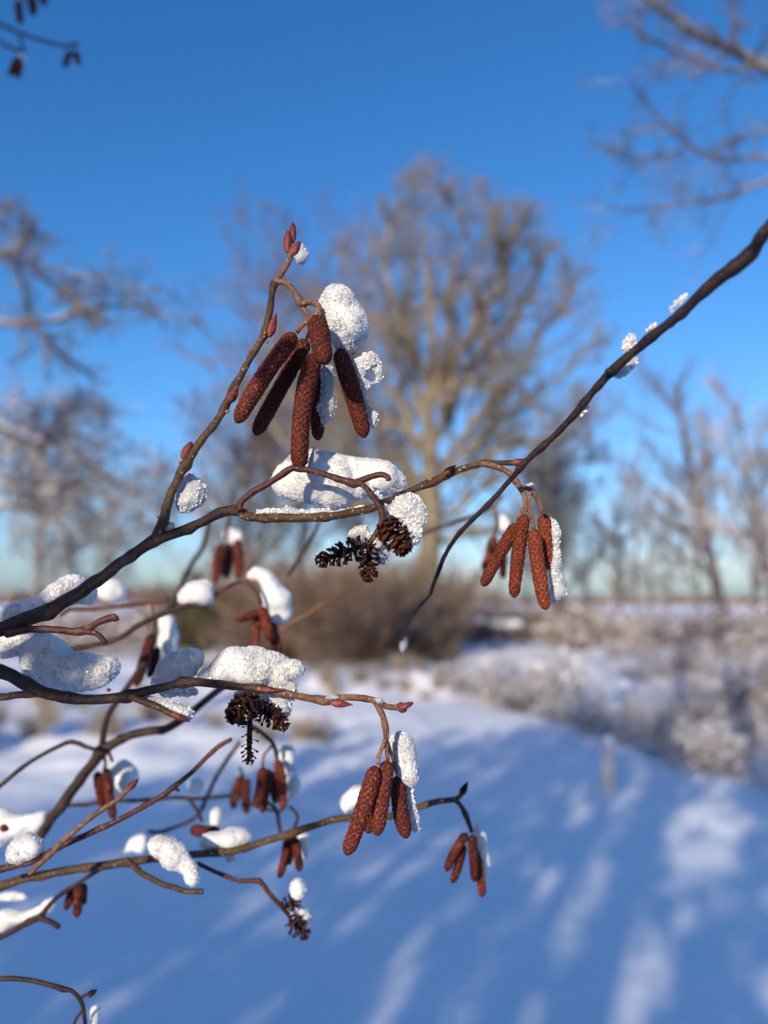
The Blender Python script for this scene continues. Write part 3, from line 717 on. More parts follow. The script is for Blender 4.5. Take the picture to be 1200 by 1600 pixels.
def bud(parent, a, b, r, d, m=None, label=None, name='bud', blunt=False):
    """a: base px, b: tip px"""
    A = P(a[0], a[1], a[2] if len(a) > 2 else d); B = P(b[0], b[1], b[2] if len(b) > 2 else d)
    n = 15; t = np.linspace(0, 1, n)
    prof = np.sin(math.pi*np.clip(t, 0, 1)**(0.8 if blunt else 0.68))**(0.5 if blunt else 0.75)*(1 if blunt else (1-0.25*t))
    prof = np.maximum(prof, 0.10); prof[0] = 0.45
    path = np.column_stack([A[None]*(1-t[:, None])+B[None]*t[:, None], prof*r*d/F])
    def disp(ks, an, rr):
        D = np.zeros_like(rr)
        for i in range(n):
            for j, q in enumerate(an):
                D[i, j] = (-0.14 if abs(math.sin(q*1.5+t[i]*2.2)) < 0.22 else 0.03)*rr[i, j] if not blunt else 0.12*rr[i, j]*math.sin(6*q+t[i]*20)*math.sin(t[i]*40)
        return D
    V, Fc = sweep(path, 16, disp)
    o = part(name, V, Fc, m or M_BUD, parent, label=label, origin=A)
    rng = np.random.default_rng(int(a[0]*7+a[1])); set_tone(o, np.concatenate([np.repeat(0.75-0.45*t, 16), [.5, .3]])+rng.normal(size=len(V))*0.08)
    return o
def catkin(parent, a, b, r, d, m=None, bend=0.0, d2=None, hi=True, label=None):
    """a top px, b bottom px, r px radius"""
    m = m or M_CAT
    d2 = d if d2 is None else d2
    A = P(a[0], a[1], d); B = P(b[0], b[1], d2)
    L = np.linalg.norm(B-A); n = max(16, int(L/(0.00018 if hi else 0.0008))); sides = 72 if hi else 20
    t = np.linspace(0, 1, n); ax = (B-A)/L
    sidev = np.cross(ax, AF); sidev /= np.linalg.norm(sidev)
    rad = r*d/F
    endr = rad/L*1.55
    prof = np.where(t < endr*0.8, np.sqrt(np.clip(1-((endr*0.8-t)/(endr*0.8))**2, 0.05, 1)), 1.0)*np.where(t > 1-endr, np.sqrt(np.clip(1-((t-1+endr)/endr)**2, 0.02, 1)), 1.0)
    prof = prof*(0.84+0.16*np.sin(math.pi*t**0.62))
    pos = A[None]+(B-A)[None]*t[:, None]+sidev[None]*(bend*L*np.sin(math.pi*t))[:, None]
    path = np.column_stack([pos, np.maximum(prof*rad*0.95, 1e-4)])
    DJ['n'] += 1; sd = DJ['n']*5.1
    tone = np.zeros((n, sides))
    n1 = 9; p = 0.00165; s = t*L
    an = np.arange(sides)*2*math.pi/sides
    wob = 0.10*np.sin(3*an+sd)[None]+0.06*np.sin(s*3100+sd)[:, None]
    a1 = (an[None]*n1/(2*math.pi)+s[:, None]/p+wob) % 1.0; b1 = (an[None]*n1/(2*math.pi)-s[:, None]/p-wob*0.7) % 1.0
    ca, cb = np.abs(2*a1-1), np.abs(2*b1-1)
    hgt = np.sqrt(np.clip(1-ca**2.2, 0, 1)*np.clip(1-cb**2.2, 0, 1))
    # every shield is crinkled, with a sunken middle
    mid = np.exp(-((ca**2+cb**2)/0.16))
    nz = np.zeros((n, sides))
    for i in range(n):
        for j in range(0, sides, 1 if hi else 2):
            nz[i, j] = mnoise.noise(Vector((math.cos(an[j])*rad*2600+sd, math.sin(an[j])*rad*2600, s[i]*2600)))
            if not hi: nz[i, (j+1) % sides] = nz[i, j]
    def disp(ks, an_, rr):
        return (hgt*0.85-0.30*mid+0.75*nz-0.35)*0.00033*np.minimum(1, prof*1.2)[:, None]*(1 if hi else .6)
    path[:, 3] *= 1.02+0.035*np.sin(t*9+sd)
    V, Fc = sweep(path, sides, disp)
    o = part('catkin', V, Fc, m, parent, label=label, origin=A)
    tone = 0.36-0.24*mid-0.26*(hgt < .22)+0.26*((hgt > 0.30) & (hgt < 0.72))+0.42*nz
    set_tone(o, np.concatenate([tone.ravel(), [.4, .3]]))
    return o
# one woody cone scale: narrow claw widening to a thick lobed outer edge; y = outward, unit length
def scale_mesh():
    rows = [(0.0, .10, .05), (0.45, .10, .05), (0.78, .18, .07), (0.95, .38, .16), (1.05, .33, .12)]
    V = []; tone = []
    for (y, w, h) in rows:
        for k in range(8):
            q = k*2*math.pi/8; x = math.cos(q)*w; z = math.sin(q)*h
            yy = y+(0.07*math.cos(3*q) if y > .9 else 0)
            V.append((x, yy, z+0.12*y*y)); tone.append(0.18+0.72*max(0, y-0.35))
    Fc = []
    for i in range(4):
        for k in range(8): Fc.append((i*8+k, i*8+(k+1) % 8, i*8+8+(k+1) % 8, i*8+8+k))
    Fc.append(tuple(range(32, 40))); Fc.append(tuple(reversed(range(8))))
    me = mesh_np('cone_scale', np.array(V), Fc, M_CONE, smooth=False)
    a = me.attributes.new('tone', 'FLOAT', 'POINT'); a.data.foreach_set('value', np.array(tone, dtype=np.float32))
    return me
SCALE_ME = scale_mesh()
def cone(parent, a, b, r, d, n=45, d2=None, sparse=False, label=None, seed=1):
    A = P(a[0], a[1], d); B = P(b[0], b[1], d if d2 is None else d2)
    L = np.linalg.norm(B-A); ax = (B-A)/L; rad = r*d/F
    t = np.linspace(0, 1, 12); path = np.column_stack([A+(B-A)*t[:, None], (0.16+0.10*np.sin(math.pi*t))*rad*np.ones(12)])
    V, Fc = sweep(path, 8); o = part('cone', V, Fc, M_CONE, parent, label=label, origin=A); set_tone(o, np.full(len(V), 0.62 if sparse else 0.3))
    rng = random.Random(seed); u = np.cross(ax, [0.3, 0.9, 0.2]); u /= np.linalg.norm(u); v = np.cross(ax, u)
    for i in range(n):
        tt = 0.04+0.94*(i+0.5)/n
        if sparse and 0.28 < tt < 0.66 and i % 2: continue
        q = i*2.39996+rng.uniform(-.2, .2); radial = u*math.cos(q)+v*math.sin(q)
        ln = rad*(0.62+0.38*math.sin(math.pi*min(1, tt*1.05))**0.6)*rng.uniform(0.85, 1.12)*(0.8 if sparse and .25 < tt < .7 else 1)
        tilt = (-0.35+1.25*tt)+rng.uniform(-.15, .15)
        Y = radial*math.cos(tilt)+ax*math.sin(tilt); X = np.cross(Y, ax); X /= np.linalg.norm(X); Z = np.cross(X, Y)
        c = bpy.data.objects.new('cone_scale', SCALE_ME); COL.objects.link(c); c.parent = o
        wsc = ln*rng.uniform(0.8, 1.15)*(0.7 if sparse else 1); pos = (B-A)*tt
        M = Matrix(((X[0]*wsc, Y[0]*ln, Z[0]*wsc, pos[0]), (X[1]*wsc, Y[1]*ln, Z[1]*wsc, pos[1]), (X[2]*wsc, Y[2]*ln, Z[2]*wsc, pos[2]), (0, 0, 0, 1)))
        c.matrix_local = M
    return o

def inside(poly, x, y):
    c = np.zeros(len(x), bool); n = len(poly)
    for i in range(n):
        (x1, y1), (x2, y2) = poly[i], poly[(i+1) % n]
        k = ((y1 > y) != (y2 > y)) & (x < (x2-x1)*(y-y1)/(y2-y1+1e-12)+x1); c ^= k
    return c
def edge_dist(poly, x, y):
    d = np.full(len(x), 1e9); n = len(poly)
    for i in range(n):
        a = np.array(poly[i], float); b = np.array(poly[(i+1) % n], float); ab = b-a
        t = np.clip(((x-a[0])*ab[0]+(y-a[1])*ab[1])/(ab@ab+1e-9), 0, 1)
        d = np.minimum(d, np.hypot(x-a[0]-t*ab[0], y-a[1]-t*ab[1]))
    return d
def snow(label, poly, d, cap=30, vox=0.00042, cry=4500, mats=None, seed=1, name='snow_clump', group=None, holes=(), thick=1.0, tilt=0.0, grain=1.0, rough=1.0):
    """solid clump: balls packed inside a silhouette (photo px at distance d), fused, roughened, with loose crystals"""
    rng = np.random.default_rng(seed)
    poly = [(float(a), float(b)) for a, b in poly]; pa = np.array(poly); lo, hi = pa.min(0), pa.max(0)
    x = rng.uniform(lo[0], hi[0], 5000); y = rng.uniform(lo[1], hi[1], 5000)
    k = inside(poly, x, y); x, y = x[k], y[k]; e = edge_dist(poly, x, y)
    for (hx, hy, hr) in holes:
        q = np.hypot(x-hx, y-hy)-hr; k = q > 0; x, y, e = x[k], y[k], np.minimum(e[k], q[k])
    # greedy: keep big balls first, then fill
    o = np.argsort(-e); sel = []; 
    for i in o:
        if len(sel) >= 330: break
        ok = True
        for j in sel:
            if (x[i]-x[j])**2+(y[i]-y[j])**2 < (0.5*min(e[i], cap))**2: ok = False; break
        if ok: sel.append(i)
    sel = np.array(sel); x, y, e = x[sel], y[sel], e[sel]
    rpx = np.minimum(e, cap)+0.6
    k = rpx > 1.5; x, y, rpx, e = x[k], y[k], rpx[k], e[k]
    mxr = min(rpx.max(), cap)
    dz = rng.uniform(-0.75, 0.75, len(x))*np.maximum(0, np.minimum(e, cap*1.2)-rpx*0.55)*thick
    cen = np.array([P(a, b, d) for a, b in zip(x, y)])+AF[None]*(dz*d/F)[:, None]+AF[None]*((y-y.mean())*tilt*d/F)[:, None]
    V, Fc = blobs(cen, rpx*d/F, rng, I2, (1, 1, 1), 0.01)
    c0 = cen.mean(0)
    me = mesh_np('tmp', V-c0, Fc, M_SNOW)
    ob = bpy.data.objects.new('tmp', me); COL.objects.link(ob)
    rm = ob.modifiers.new('r', 'REMESH'); rm.mode = 'VOXEL'; rm.voxel_size = vox; rm.adaptivity = 0
    dg = bpy.context.evaluated_depsgraph_get(); ev = ob.evaluated_get(dg); m2 = bpy.data.meshes.new_from_object(ev)
    bpy.data.objects.remove(ob); bpy.data.meshes.remove(me)
    nv = len(m2.vertices); co = np.empty(nv*3); m2.vertices.foreach_get('co', co); co = co.reshape(-1, 3)
    nn = np.empty(nv*3); m2.vertices.foreach_get('normal', nn); nn = nn.reshape(-1, 3)
    # smooth the ball seams a little by neighbour averaging
    ed = np.empty(len(m2.edges)*2, dtype=np.int64); m2.edges.foreach_get('vertices', ed); ed = ed.reshape(-1, 2)
    deg = np.bincount(ed.ravel(), minlength=nv)[:, None]+1e-9
    for _ in range(3):
        acc = np.zeros_like(co); np.add.at(acc, ed[:, 0], co[ed[:, 1]]); np.add.at(acc, ed[:, 1], co[ed[:, 0]]); co = co*0.45+0.55*acc/deg
    sd = seed*13.7; amp = mxr*d/F
    dsp = np.empty(nv); crumb = np.empty(nv)
    for i_, p in enumerate(co):
        v_ = Vector(p); k_ = mnoise.noise(v_*170+Vector((0, 0, sd))); k_ = min(1, max(0, 0.45+1.9*k_)); crumb[i_] = k_
        dsp[i_] = 0.0012*mnoise.noise(v_*190+Vector((sd, 0, 0)))+0.00008*mnoise.noise(v_*2400)+k_*(0.00024*(1 if not mats else 1.8)*(0.5-abs(mnoise.noise(v_*620+Vector((0, sd, 0)))*2.2))+0.00014*mnoise.noise(v_*1500))+0.00007*mnoise.noise(v_*1100)
    dsp *= rough
    dsp = np.minimum(dsp*min(1.0, amp/0.003+0.3), 1)
    co = co+nn*dsp[:, None]+nn*0.00015
    m2.vertices.foreach_set('co', co.ravel()); m2.update()
    Fm = np.empty(len(m2.loops), dtype=np.int64); m2.loops.foreach_get('vertex_index', Fm)
    lt = np.empty(len(m2.polygons), dtype=np.int64); m2.polygons.foreach_get('loop_total', lt)
    quads = Fm.reshape(-1, 4) if (lt == 4).all() else None
    mt = mats or [M_SNOW, M_SNOW, M_GLINT]
    if quads is None or cry == 0:
        m2.materials.clear(); [m2.materials.append(q) for q in mt]; m2.polygons.foreach_set('use_smooth', np.ones(len(m2.polygons), bool)); me = m2
    else:
        tri = np.concatenate([quads[:, [0, 1, 2]], quads[:, [0, 2, 3]]])
        cry = int(cry*(0.75 if not mats else 0.16)); w = rng.choice(nv, cry, p=(0.25+crumb)/(0.25+crumb).sum()); c = co[w]+nn[w]*0.00005
        q = rng.normal(size=(cry, 3, 3)); q, _ = np.linalg.qr(q)
        cry_ = cry; s = (0.00010+0.00022*rng.random(cry)**3)*grain
        ax = np.concatenate([q, -q], axis=1)*s[:, None, None]*(0.7+0.6*rng.random((cry, 6, 1)))
        Vc = (c[:, None]+ax).reshape(-1, 3)
        oct_ = np.array([(0, 1, 2), (1, 3, 2), (3, 4, 2), (4, 0, 2), (1, 0, 5), (3, 1, 5), (4, 3, 5), (0, 4, 5)])
        Fc2 = (oct_[None]+(np.arange(cry)*6)[:, None, None]).reshape(-1, 3)+nv
        me = mesh_np(name, np.vstack([co, Vc]), np.vstack([tri, Fc2]), mt, True, np.concatenate([np.zeros(len(tri), int), np.repeat(np.where(rng.random(cry) < (0.6 if mats else 0.25), 2 if len(mt) > 2 else 1, 1), 8)]))
        sm = np.concatenate([np.ones(len(tri), bool), np.zeros(len(Fc2), bool)]); me.polygons.foreach_set('use_smooth', sm)
    me.name = name
    ob = put(name, me, None, c0); tagp(ob, label, 'snow', group)
    return ob
def cv(pts, s, ox_, oy_): return [(a/s+ox_, b/s+oy_) for a, b in pts]
C1 = lambda *p: cv(p, 2.4, 200, 320)
C3 = lambda *p: cv(p, 2.4, 400, 680)
C4 = lambda *p: cv(p, 2.4, 0, 840)
C5 = lambda *p: cv(p, 3.0, 300, 960)
C6 = lambda *p: cv(p, 2.4, 0, 1140)
C7 = lambda *p: cv(p, 3.0, 400, 1160)
C8 = lambda *p: cv(p, 3.0, 800, 320)
D0 = 0.182

# ---- A: the main branch with two forks
A_ = thing('alder_branch', 'olive-brown alder branch in focus, rising from the left edge and forking twice', 'branch', P(-60, 1010, D0))
twig(A_, [(-60, 1012, 12.32), (0, 986, 12.76), (40, 968, 13.20), (83, 950, 11.88), (146, 911, 10.12), (190, 878, 9.68), (233, 848, 9.68), (258, 838, 8.80), (310, 816, 8.36), (352, 800, 8.36), (375, 797, 7.92)], D0, B_DARK, nodes=[(75, 955, .12), (240, 846, .2), (372, 796, .25)])
twig(A_, [(243, 848, 8.5), (249, 828, 8), (258, 805, 7.5), (270, 765, 7.3), (285, 730, 7), (312, 690, 6.6), (346, 645, 6.4), (367, 607, 6), (388, 567, 6), (404, 541, 6), (414, 520, 6.4), (419, 487, 5.6), (424, 462, 5.4), (430, 441, 6)], D0, B_OLIVE,
     nodes=[(246, 838, .35), (287, 726, .22), (356, 640, .22), (414, 520, .32), (430, 441, .3), (248, 808, .25)], label='upright twig in warm olive bark')
twig(A_, [(429, 443, 5.5), (440, 427, 5), (450, 410, 5), (455, 398, 5.4), (457, 388, 5)], D0, B_STALK)
bud(A_, (449, 395), (450, 360), 6.6, D0, blunt=True); bud(A_, (457, 380, .183), (458, 347, .183), 5.5, D0, blunt=True); bud(A_, (456, 399, .18), (469, 377, .18), 6.2, D0, blunt=True)
bud(A_, (420, 526), (432, 489), 8.0, D0, label='plump red bud with a dark edge'); bud(A_, (358, 629, .180), (373, 600, .178), 8.0, .179); bud(A_, (285, 717), (300, 690), 7.2, D0, label='downy pinkish bud', blunt=True)
for (a, c, r) in [(355, 643, 3.6), (248, 808, 3.4), (281, 722, 3.2), (245, 840, 4.5), (378, 806, 3.5), (417, 534, 3)]:
    V, Fc = blobs(np.array([P(a, c, D0-0.0008)]), np.array([r*D0/F]), np.random.default_rng(int(a)), I2, (1, .8, .8), 0.04); part('leaf_scar', V, Fc, M_SCAR, A_)
# catkin stalk of the upper cluster
twig(A_, [(432, 442, 5.0), (443, 441, 5.2), (455, 450, 4.9), (463, 464, 5.2), (469, 475, 5.6), (480, 471, 4.6), (493, 474, 4.6), (498, 481, 4.6), (494, 491, 4.4), (483, 500, 4.2), (472, 509, 4.2), (463, 519, 4.6)], D0, B_STALK, nodes=[(468, 474, .3), (497, 482, .2)])
twig(A_, [(470, 477, 4.0), (477, 487, 3.8), (484, 494, 3.6), (488, 506, 3.2, .184), (480, 528, 3.2, .186)], D0, B_STALK)
twig(A_, [(497, 484, 3.2), (500, 492, 2.8), (497, 503, 3)], D0-.001, B_STALK)
twig(A_, [(486, 500, 2.8), (488, 530, 2.8), (490, 556, 3)], D0+.002, B_RED)
twig(A_, [(498, 486, 2.6, .185), (520, 515, 2.6, .186), (533, 548, 3, .186)], D0, B_RED)
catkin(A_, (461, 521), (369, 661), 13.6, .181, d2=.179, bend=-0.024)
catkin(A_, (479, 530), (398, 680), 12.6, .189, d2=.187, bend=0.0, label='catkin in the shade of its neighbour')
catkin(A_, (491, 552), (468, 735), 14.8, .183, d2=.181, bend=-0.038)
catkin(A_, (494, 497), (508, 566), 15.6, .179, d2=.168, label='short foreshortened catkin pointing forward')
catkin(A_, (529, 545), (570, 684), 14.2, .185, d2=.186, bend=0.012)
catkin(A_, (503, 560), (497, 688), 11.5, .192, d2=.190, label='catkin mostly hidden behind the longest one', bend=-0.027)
# cone-bearing fork
twig(A_, [(372, 797, 6.5), (379, 782, 5.5), (400, 768, 5.5), (421, 755, 5.5), (445, 740, 5.5), (458, 732, 5.5), (470, 734, 5), (483, 735, 5), (517, 743, 5.5), (540, 750, 6), (554, 755, 6.5), (565, 750, 5.5), (580, 744, 5.2), (596, 741, 5.0), (606, 745, 5), (608, 751, 4.5)], D0-.002, B_RED, nodes=[(470, 733, .1), (556, 755, .25)], label='dark red fruiting stalk with a hooked end')
twig(A_, [(560, 754, 5), (570, 760, 4.6), (583, 774, 4.6), (592, 788, 4.4), (598, 803, 5), (595, 820, 4.6), (586, 836, 4.6), (575, 852, 4.6)], D0-.003, B_RED, nodes=[(598, 803, .3)])
twig(A_, [(598, 803, 4), (605, 815, 3.8), (614, 828, 3.6)], D0-.003, B_RED)
cone(A_, (573, 851), (502, 876), 18, .179, n=59, d2=.172, label='near-black open cone lying to the left', seed=3)
cone(A_, (577, 850), (576, 902), 17, .181, n=51, d2=.179, label='dark cone pointing down', seed=4)
cone(A_, (605, 818), (630, 858), 20, .177, n=54, d2=.170, label='sunlit orange-brown open cone', seed=5)
# lower fork running right, ending in the second catkin cluster
twig(A_, [(370, 799, 8), (386, 806, 7), (410, 809, 7), (433, 809, 7.2), (483, 808, 7.5), (525, 803, 7), (567, 797, 7), (590, 792, 6.5, .184), (625, 774, 6.2, .188), (650, 762, 6, .19), (671, 753, 6.2, .19), (700, 740, 5.8, .19), (729, 730, 5.6, .19), (754, 724, 5.2, .19), (783, 723, 4.8, .19), (803, 723, 5, .19)], D0, B_OLIVE,
     nodes=[(388, 806, .3), (433, 809, .2), (672, 754, .25), (702, 740, .3), (758, 724, .1)])
bud(A_, (694, 742), (712, 727), 6.5, .188, m=M_CONE); bud(A_, (800, 724), (826, 719), 6.5, .189)
for (a, c, r) in [(433, 803, 3.6), (672, 749, 3.6), (566, 803, 3.2)]:
    V, Fc = blobs(np.array([P(a, c, .1815 if a < 600 else .189)]), np.array([r*D0/F]), np.random.default_rng(int(a)), I2, (1, .8, .8), 0.04); part('leaf_scar', V, Fc, M_SCAR, A_)
DB = 0.188
twig(A_, [(752, 724, 4.6), (768, 727, 5), (783, 732, 4.8), (795, 740, 4.8), (804, 750, 5.2), (813, 763, 4.8), (818, 772, 4.5), (822, 786, 4), (822, 800, 4)], DB, B_STALK, nodes=[(805, 751, .25)])
twig(A_, [(812, 760, 4), (824, 763, 3.8), (833, 769, 4.4), (840, 780, 3.8), (846, 792, 3.4), (849, 802, 3.4)], DB+.001, B_STALK)
twig(A_, [(830, 768, 3.4), (826, 778, 3.2), (825, 790, 3.2), (831, 808, 3.2), (834, 826, 3.4)], DB, B_STALK)
twig(A_, [(821, 788, 3), (815, 800, 3), (808, 818, 3)], DB+.003, B_STALK)
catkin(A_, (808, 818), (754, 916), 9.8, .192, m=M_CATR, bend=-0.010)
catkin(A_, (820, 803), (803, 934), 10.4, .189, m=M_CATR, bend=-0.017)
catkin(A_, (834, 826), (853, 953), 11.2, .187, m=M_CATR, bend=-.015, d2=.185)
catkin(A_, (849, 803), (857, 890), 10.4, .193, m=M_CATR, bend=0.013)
# dead spur under the branch
twig(A_, [(10, 990, 8), (37, 984, 6.5), (83, 984, 6), (125, 986, 6.2), (150, 973, 5.5), (165, 968, 6), (178, 965, 7), (180, 970, 6.5)], .18, B_RED, nodes=[(128, 986, .3)], label='short dead spur with cut ends')
twig(A_, [(128, 986, 5), (150, 990, 4.6), (160, 998, 4.4), (166, 1005, 4)], .179, B_RED)
snow('upright oval snow clump perched on top of the upper catkin cluster', C1((722, 372), (745, 322), (770, 302), (800, 297), (840, 328), (875, 388), (895, 450), (893, 492), (862, 520), (835, 548), (800, 560), (775, 520), (748, 485), (728, 420)), .187, cap=30, seed=1, cry=9000)
snow('lacy snow piece with a hole, hanging beside the rightmost catkin of the upper cluster', C1((835, 540), (870, 570), (905, 552), (935, 575), (955, 630), (940, 668), (905, 690), (905, 740), (935, 800), (928, 840), (905, 842), (890, 760), (868, 690), (845, 625)), .190, cap=14, mats=[M_ICE, M_CRY, M_GLINT], grain=1.3, seed=2, cry=6500, holes=[(200+912/2.4, 320+640/2.4, 10)])
snow('thin icy sliver behind the longest catkin', C1((728, 600), (768, 600), (780, 640), (775, 680), (760, 700), (770, 755), (745, 820), (722, 855), (712, 780), (722, 700)), .190, cap=9, mats=[M_ICE, M_CRY, M_GLINT], grain=1.35, seed=3, cry=2500)
snow('small ice drip at the tip of the longest catkin', C1((692, 890), (706, 905), (706, 930), (718, 945), (700, 965), (680, 985), (676, 960), (688, 930)), .184, cap=6, mats=[M_ICE, M_ICE], seed=4, cry=300)
snow('broad smooth snow slab lying behind the red fruiting stalk', C1((533, 1030), (560, 985), (600, 952), (640, 930), (690, 915), (740, 920), (790, 942), (850, 952), (930, 952), (985, 970), (1025, 1010), (1045, 1045), (1030, 1080), (975, 1090), (915, 1080), (870, 1105), (820, 1128), (760, 1142), (690, 1122), (620, 1108), (565, 1082), (540, 1055)), .196, cap=42, seed=5, cry=12000, thick=.8, rough=.7)
snow('glittering snow tuft over the sunlit cone', C3((505, 300), (520, 262), (545, 228), (580, 215), (615, 235), (636, 270), (640, 310), (622, 340), (625, 365), (600, 405), (580, 400), (570, 360), (545, 330), (515, 325)), .184, cap=22, mats=[M_ICE, M_CRY, M_GLINT], grain=1.3, seed=6, cry=9000)
snow('wet ice packed between the three cones', C3((345, 375), (372, 350), (412, 345), (430, 375), (455, 400), (490, 400), (500, 440), (480, 495), (458, 480), (440, 440), (400, 420), (360, 400)), .186, cap=12, mats=[M_ICE, M_CRY, M_GLINT], grain=1.35, seed=7, cry=4000)
snow('icy thread running down the forked cone stalk', C3((440, 195), (462, 200), (468, 230), (490, 255), (505, 300), (490, 325), (472, 290), (455, 240)), .185, cap=7, mats=[M_ICE, M_CRY, M_GLINT], grain=1.35, seed=8, cry=1500)
snow('rime crust along the top of the lower fork', C3((0, 288), (40, 276), (90, 280), (125, 262), (150, 280), (220, 276), (300, 284), (360, 270), (410, 262), (400, 276), (300, 294), (200, 300), (90, 300), (0, 300)), .183, cap=5, mats=[M_ICE, M_CRY, M_GLINT], grain=1.35, seed=9, cry=2600)
snow('wedge of translucent snow caught in the fork of the upright twig', cv([(862, 545), (885, 535), (930, 565), (965, 598), (960, 630), (978, 660), (945, 690), (905, 706), (855, 716), (822, 690), (838, 620)], 3, 0, 560), .186, cap=22, mats=[M_ICE, M_CRY, M_GLINT], grain=1.3, seed=10, cry=5000)
snow('faint thin snow flake behind the topmost buds', C1((640, 140), (665, 155), (678, 190), (662, 220), (635, 224), (628, 190)), .215, cap=6, mats=[M_ICE, M_CRY, M_GLINT], grain=1.35, seed=11, cry=200)
snow('ice bead in the crotch of the upright twig', cv([(780, 790), (800, 765), (818, 790), (815, 815), (780, 828)], 3, 0, 560), .183, cap=5, mats=[M_ICE, M_ICE], seed=12, cry=200)
snow('long snow ridge on the main branch at the left edge', C4((-20, 268), (30, 252), (90, 240), (130, 238), (145, 205), (180, 175), (230, 155), (290, 142), (335, 172), (350, 205), (352, 262), (300, 240), (235, 268), (150, 290), (60, 325), (-20, 335)), .190, cap=20, seed=13, cry=8000)
snow('thin icy sleeve of snow clinging along the rightmost hanging catkin', C3((1100, 298), (1122, 318), (1135, 380), (1142, 440), (1138, 500), (1150, 560), (1153, 592), (1125, 615), (1118, 645), (1106, 630), (1102, 560), (1092, 520), (1096, 430), (1100, 360)), .193, cap=9, mats=[M_ICE, M_CRY, M_GLINT], grain=1.35, seed=14, cry=4200)
snow('tiny snow crumb on the bend of the catkin stalk', C3((1010, 188), (1030, 180), (1050, 190), (1046, 206), (1022, 200)), .19, cap=4, seed=15, cry=300)

# ---- B: dark bough from the right
Bb = thing('alder_branch', 'dark purple-brown alder bough slanting down from the right edge in front of the oak', 'branch', P(1300, 250, .125))
twig(Bb, [(1300, 262, 12.90, .128), (1200, 357, 12.04, .134), (1170, 397, 11.18, .138), (1147, 418, 13.33, .140), (1117, 440, 10.75, .143), (1080, 472, 9.03, .147), (1040, 507, 8.17, .152), (1000, 541, 7.57, .157), (957, 579, 7.22, .162), (933, 604, 6.02, .165), (900, 643, 5.68, .169), (867, 680, 5.33, .173), (827, 717, 5.16, .177), (806, 741, 4.64, .180), (792, 756, 4.30, .182), (767, 784, 4.47, .185), (729, 822, 3.96, .190), (700, 859, 3.78, .196), (683, 897, 3.61, .202), (672, 929, 3.44, .207)], .16, B_PURPLE,
     nodes=[(1147, 418, .12), (1037, 510, .25), (957, 579, .28), (900, 643, .3), (817, 727, .2), (767, 784, .2)])
twig(Bb, [(672, 929, 3, .207), (658, 947, 2.6, .215), (645, 962, 2.4, .225), (637, 974, 2.4, .235), (628, 1000, 2.0, .245)], .22, B_PURPLE, fine=False)
twig(Bb, [(957, 579, 6, .161), (951, 580, 6, .160), (947, 577, 4, .160)], .16, B_PURPLE)
snow('small crystal wedge standing on the dark bough', C8((528, 690), (528, 640), (545, 605), (570, 597), (584, 620), (582, 650), (560, 672)), .164, cap=6, mats=[M_ICE, M_CRY, M_GLINT], grain=1.35, seed=20, cry=1600)
snow('clear icy crescent under the dark bough', C8((455, 795), (490, 775), (530, 735), (575, 700), (580, 735), (562, 765), (548, 790), (510, 806), (475, 806)), .165, cap=10, mats=[M_ICE, M_CRY, M_GLINT], grain=1.35, seed=21, cry=1300)
snow('thin frost streak on the upper part of the dark bough', C8((728, 500), (755, 465), (790, 435), (818, 415), (822, 428), (790, 462), (750, 500)), .152, cap=3.2, mats=[M_ICE, M_CRY, M_GLINT], grain=1.35, seed=22, cry=500)
snow('tiny frost crumb on top of the dark bough', C8((625, 590), (645, 560), (670, 545), (680, 560), (655, 590)), .158, cap=2.6, mats=[M_ICE, M_CRY, M_GLINT], grain=1.35, seed=23, cry=200)
snow('small ice chip under a knot of the dark bough', C8((730, 575), (765, 535), (775, 548), (755, 575)), .153, cap=4, mats=[M_ICE, M_CRY, M_GLINT], grain=1.35, seed=24, cry=200)
snow('little ice chip hanging low on the dark bough', C8((315, 990), (325, 950), (352, 930), (355, 955), (335, 985)), .169, cap=5, mats=[M_ICE, M_CRY, M_GLINT], grain=1.35, seed=25, cry=400)
snow('frozen drip at the end of the dark bough', [(624, 1022), (623, 1010), (629, 994), (637, 990), (639, 1003), (632, 1020)], .26, cap=5, mats=[M_ICE, M_ICE], seed=26, cry=0, vox=.0009)

# ---- C: second branch in focus
C_ = thing('alder_branch', 'in-focus alder branch crossing below, with three snow lumps and a hanging catkin bunch', 'branch', P(-60, 1030, .18))
twig(C_, [(-60, 1030, 12), (0, 1049, 11.5), (25, 1060, 11), (58, 1077, 10.5), (92, 1087, 10), (137, 1092, 9), (179, 1091, 8.5), (208, 1086, 8.5), (250, 1076, 7.5), (292, 1068, 7.2), (333, 1069, 7), (375, 1073, 6.6), (417, 1078, 6), (458, 1086, 5.5), (507, 1095, 6), (533, 1090, 5), (567, 1090, 4.8), (588, 1096, 4.6), (604, 1104, 4.6), (622, 1106, 4.5)], .18, B_DARK,
     nodes=[(292, 1068, .25), (405, 1077, .18), (508, 1095, .3), (200, 1088, .2)])
twig(C_, [(415, 1078, 6.1), (458, 1086, 5.9), (507, 1095, 6.4), (533, 1090, 5.3), (567, 1090, 5.1), (588, 1096, 4.9), (604, 1104, 4.9), (624, 1106, 4.9)], .1797, B_STALK, nodes=[(508, 1095, .3)])
bud(C_, (619, 1108), (630, 1098), 5, .18, blunt=True); bud(C_, (626, 1106), (646, 1098), 4.6, .179, blunt=True); bud(C_, (622, 1107), (636, 1110), 5.5, .18, blunt=True)
bud(C_, (518, 1099), (551, 1101), 6.2, .179); bud(C_, (408, 1078, .1785), (441, 1079, .178), 4.6, .178)
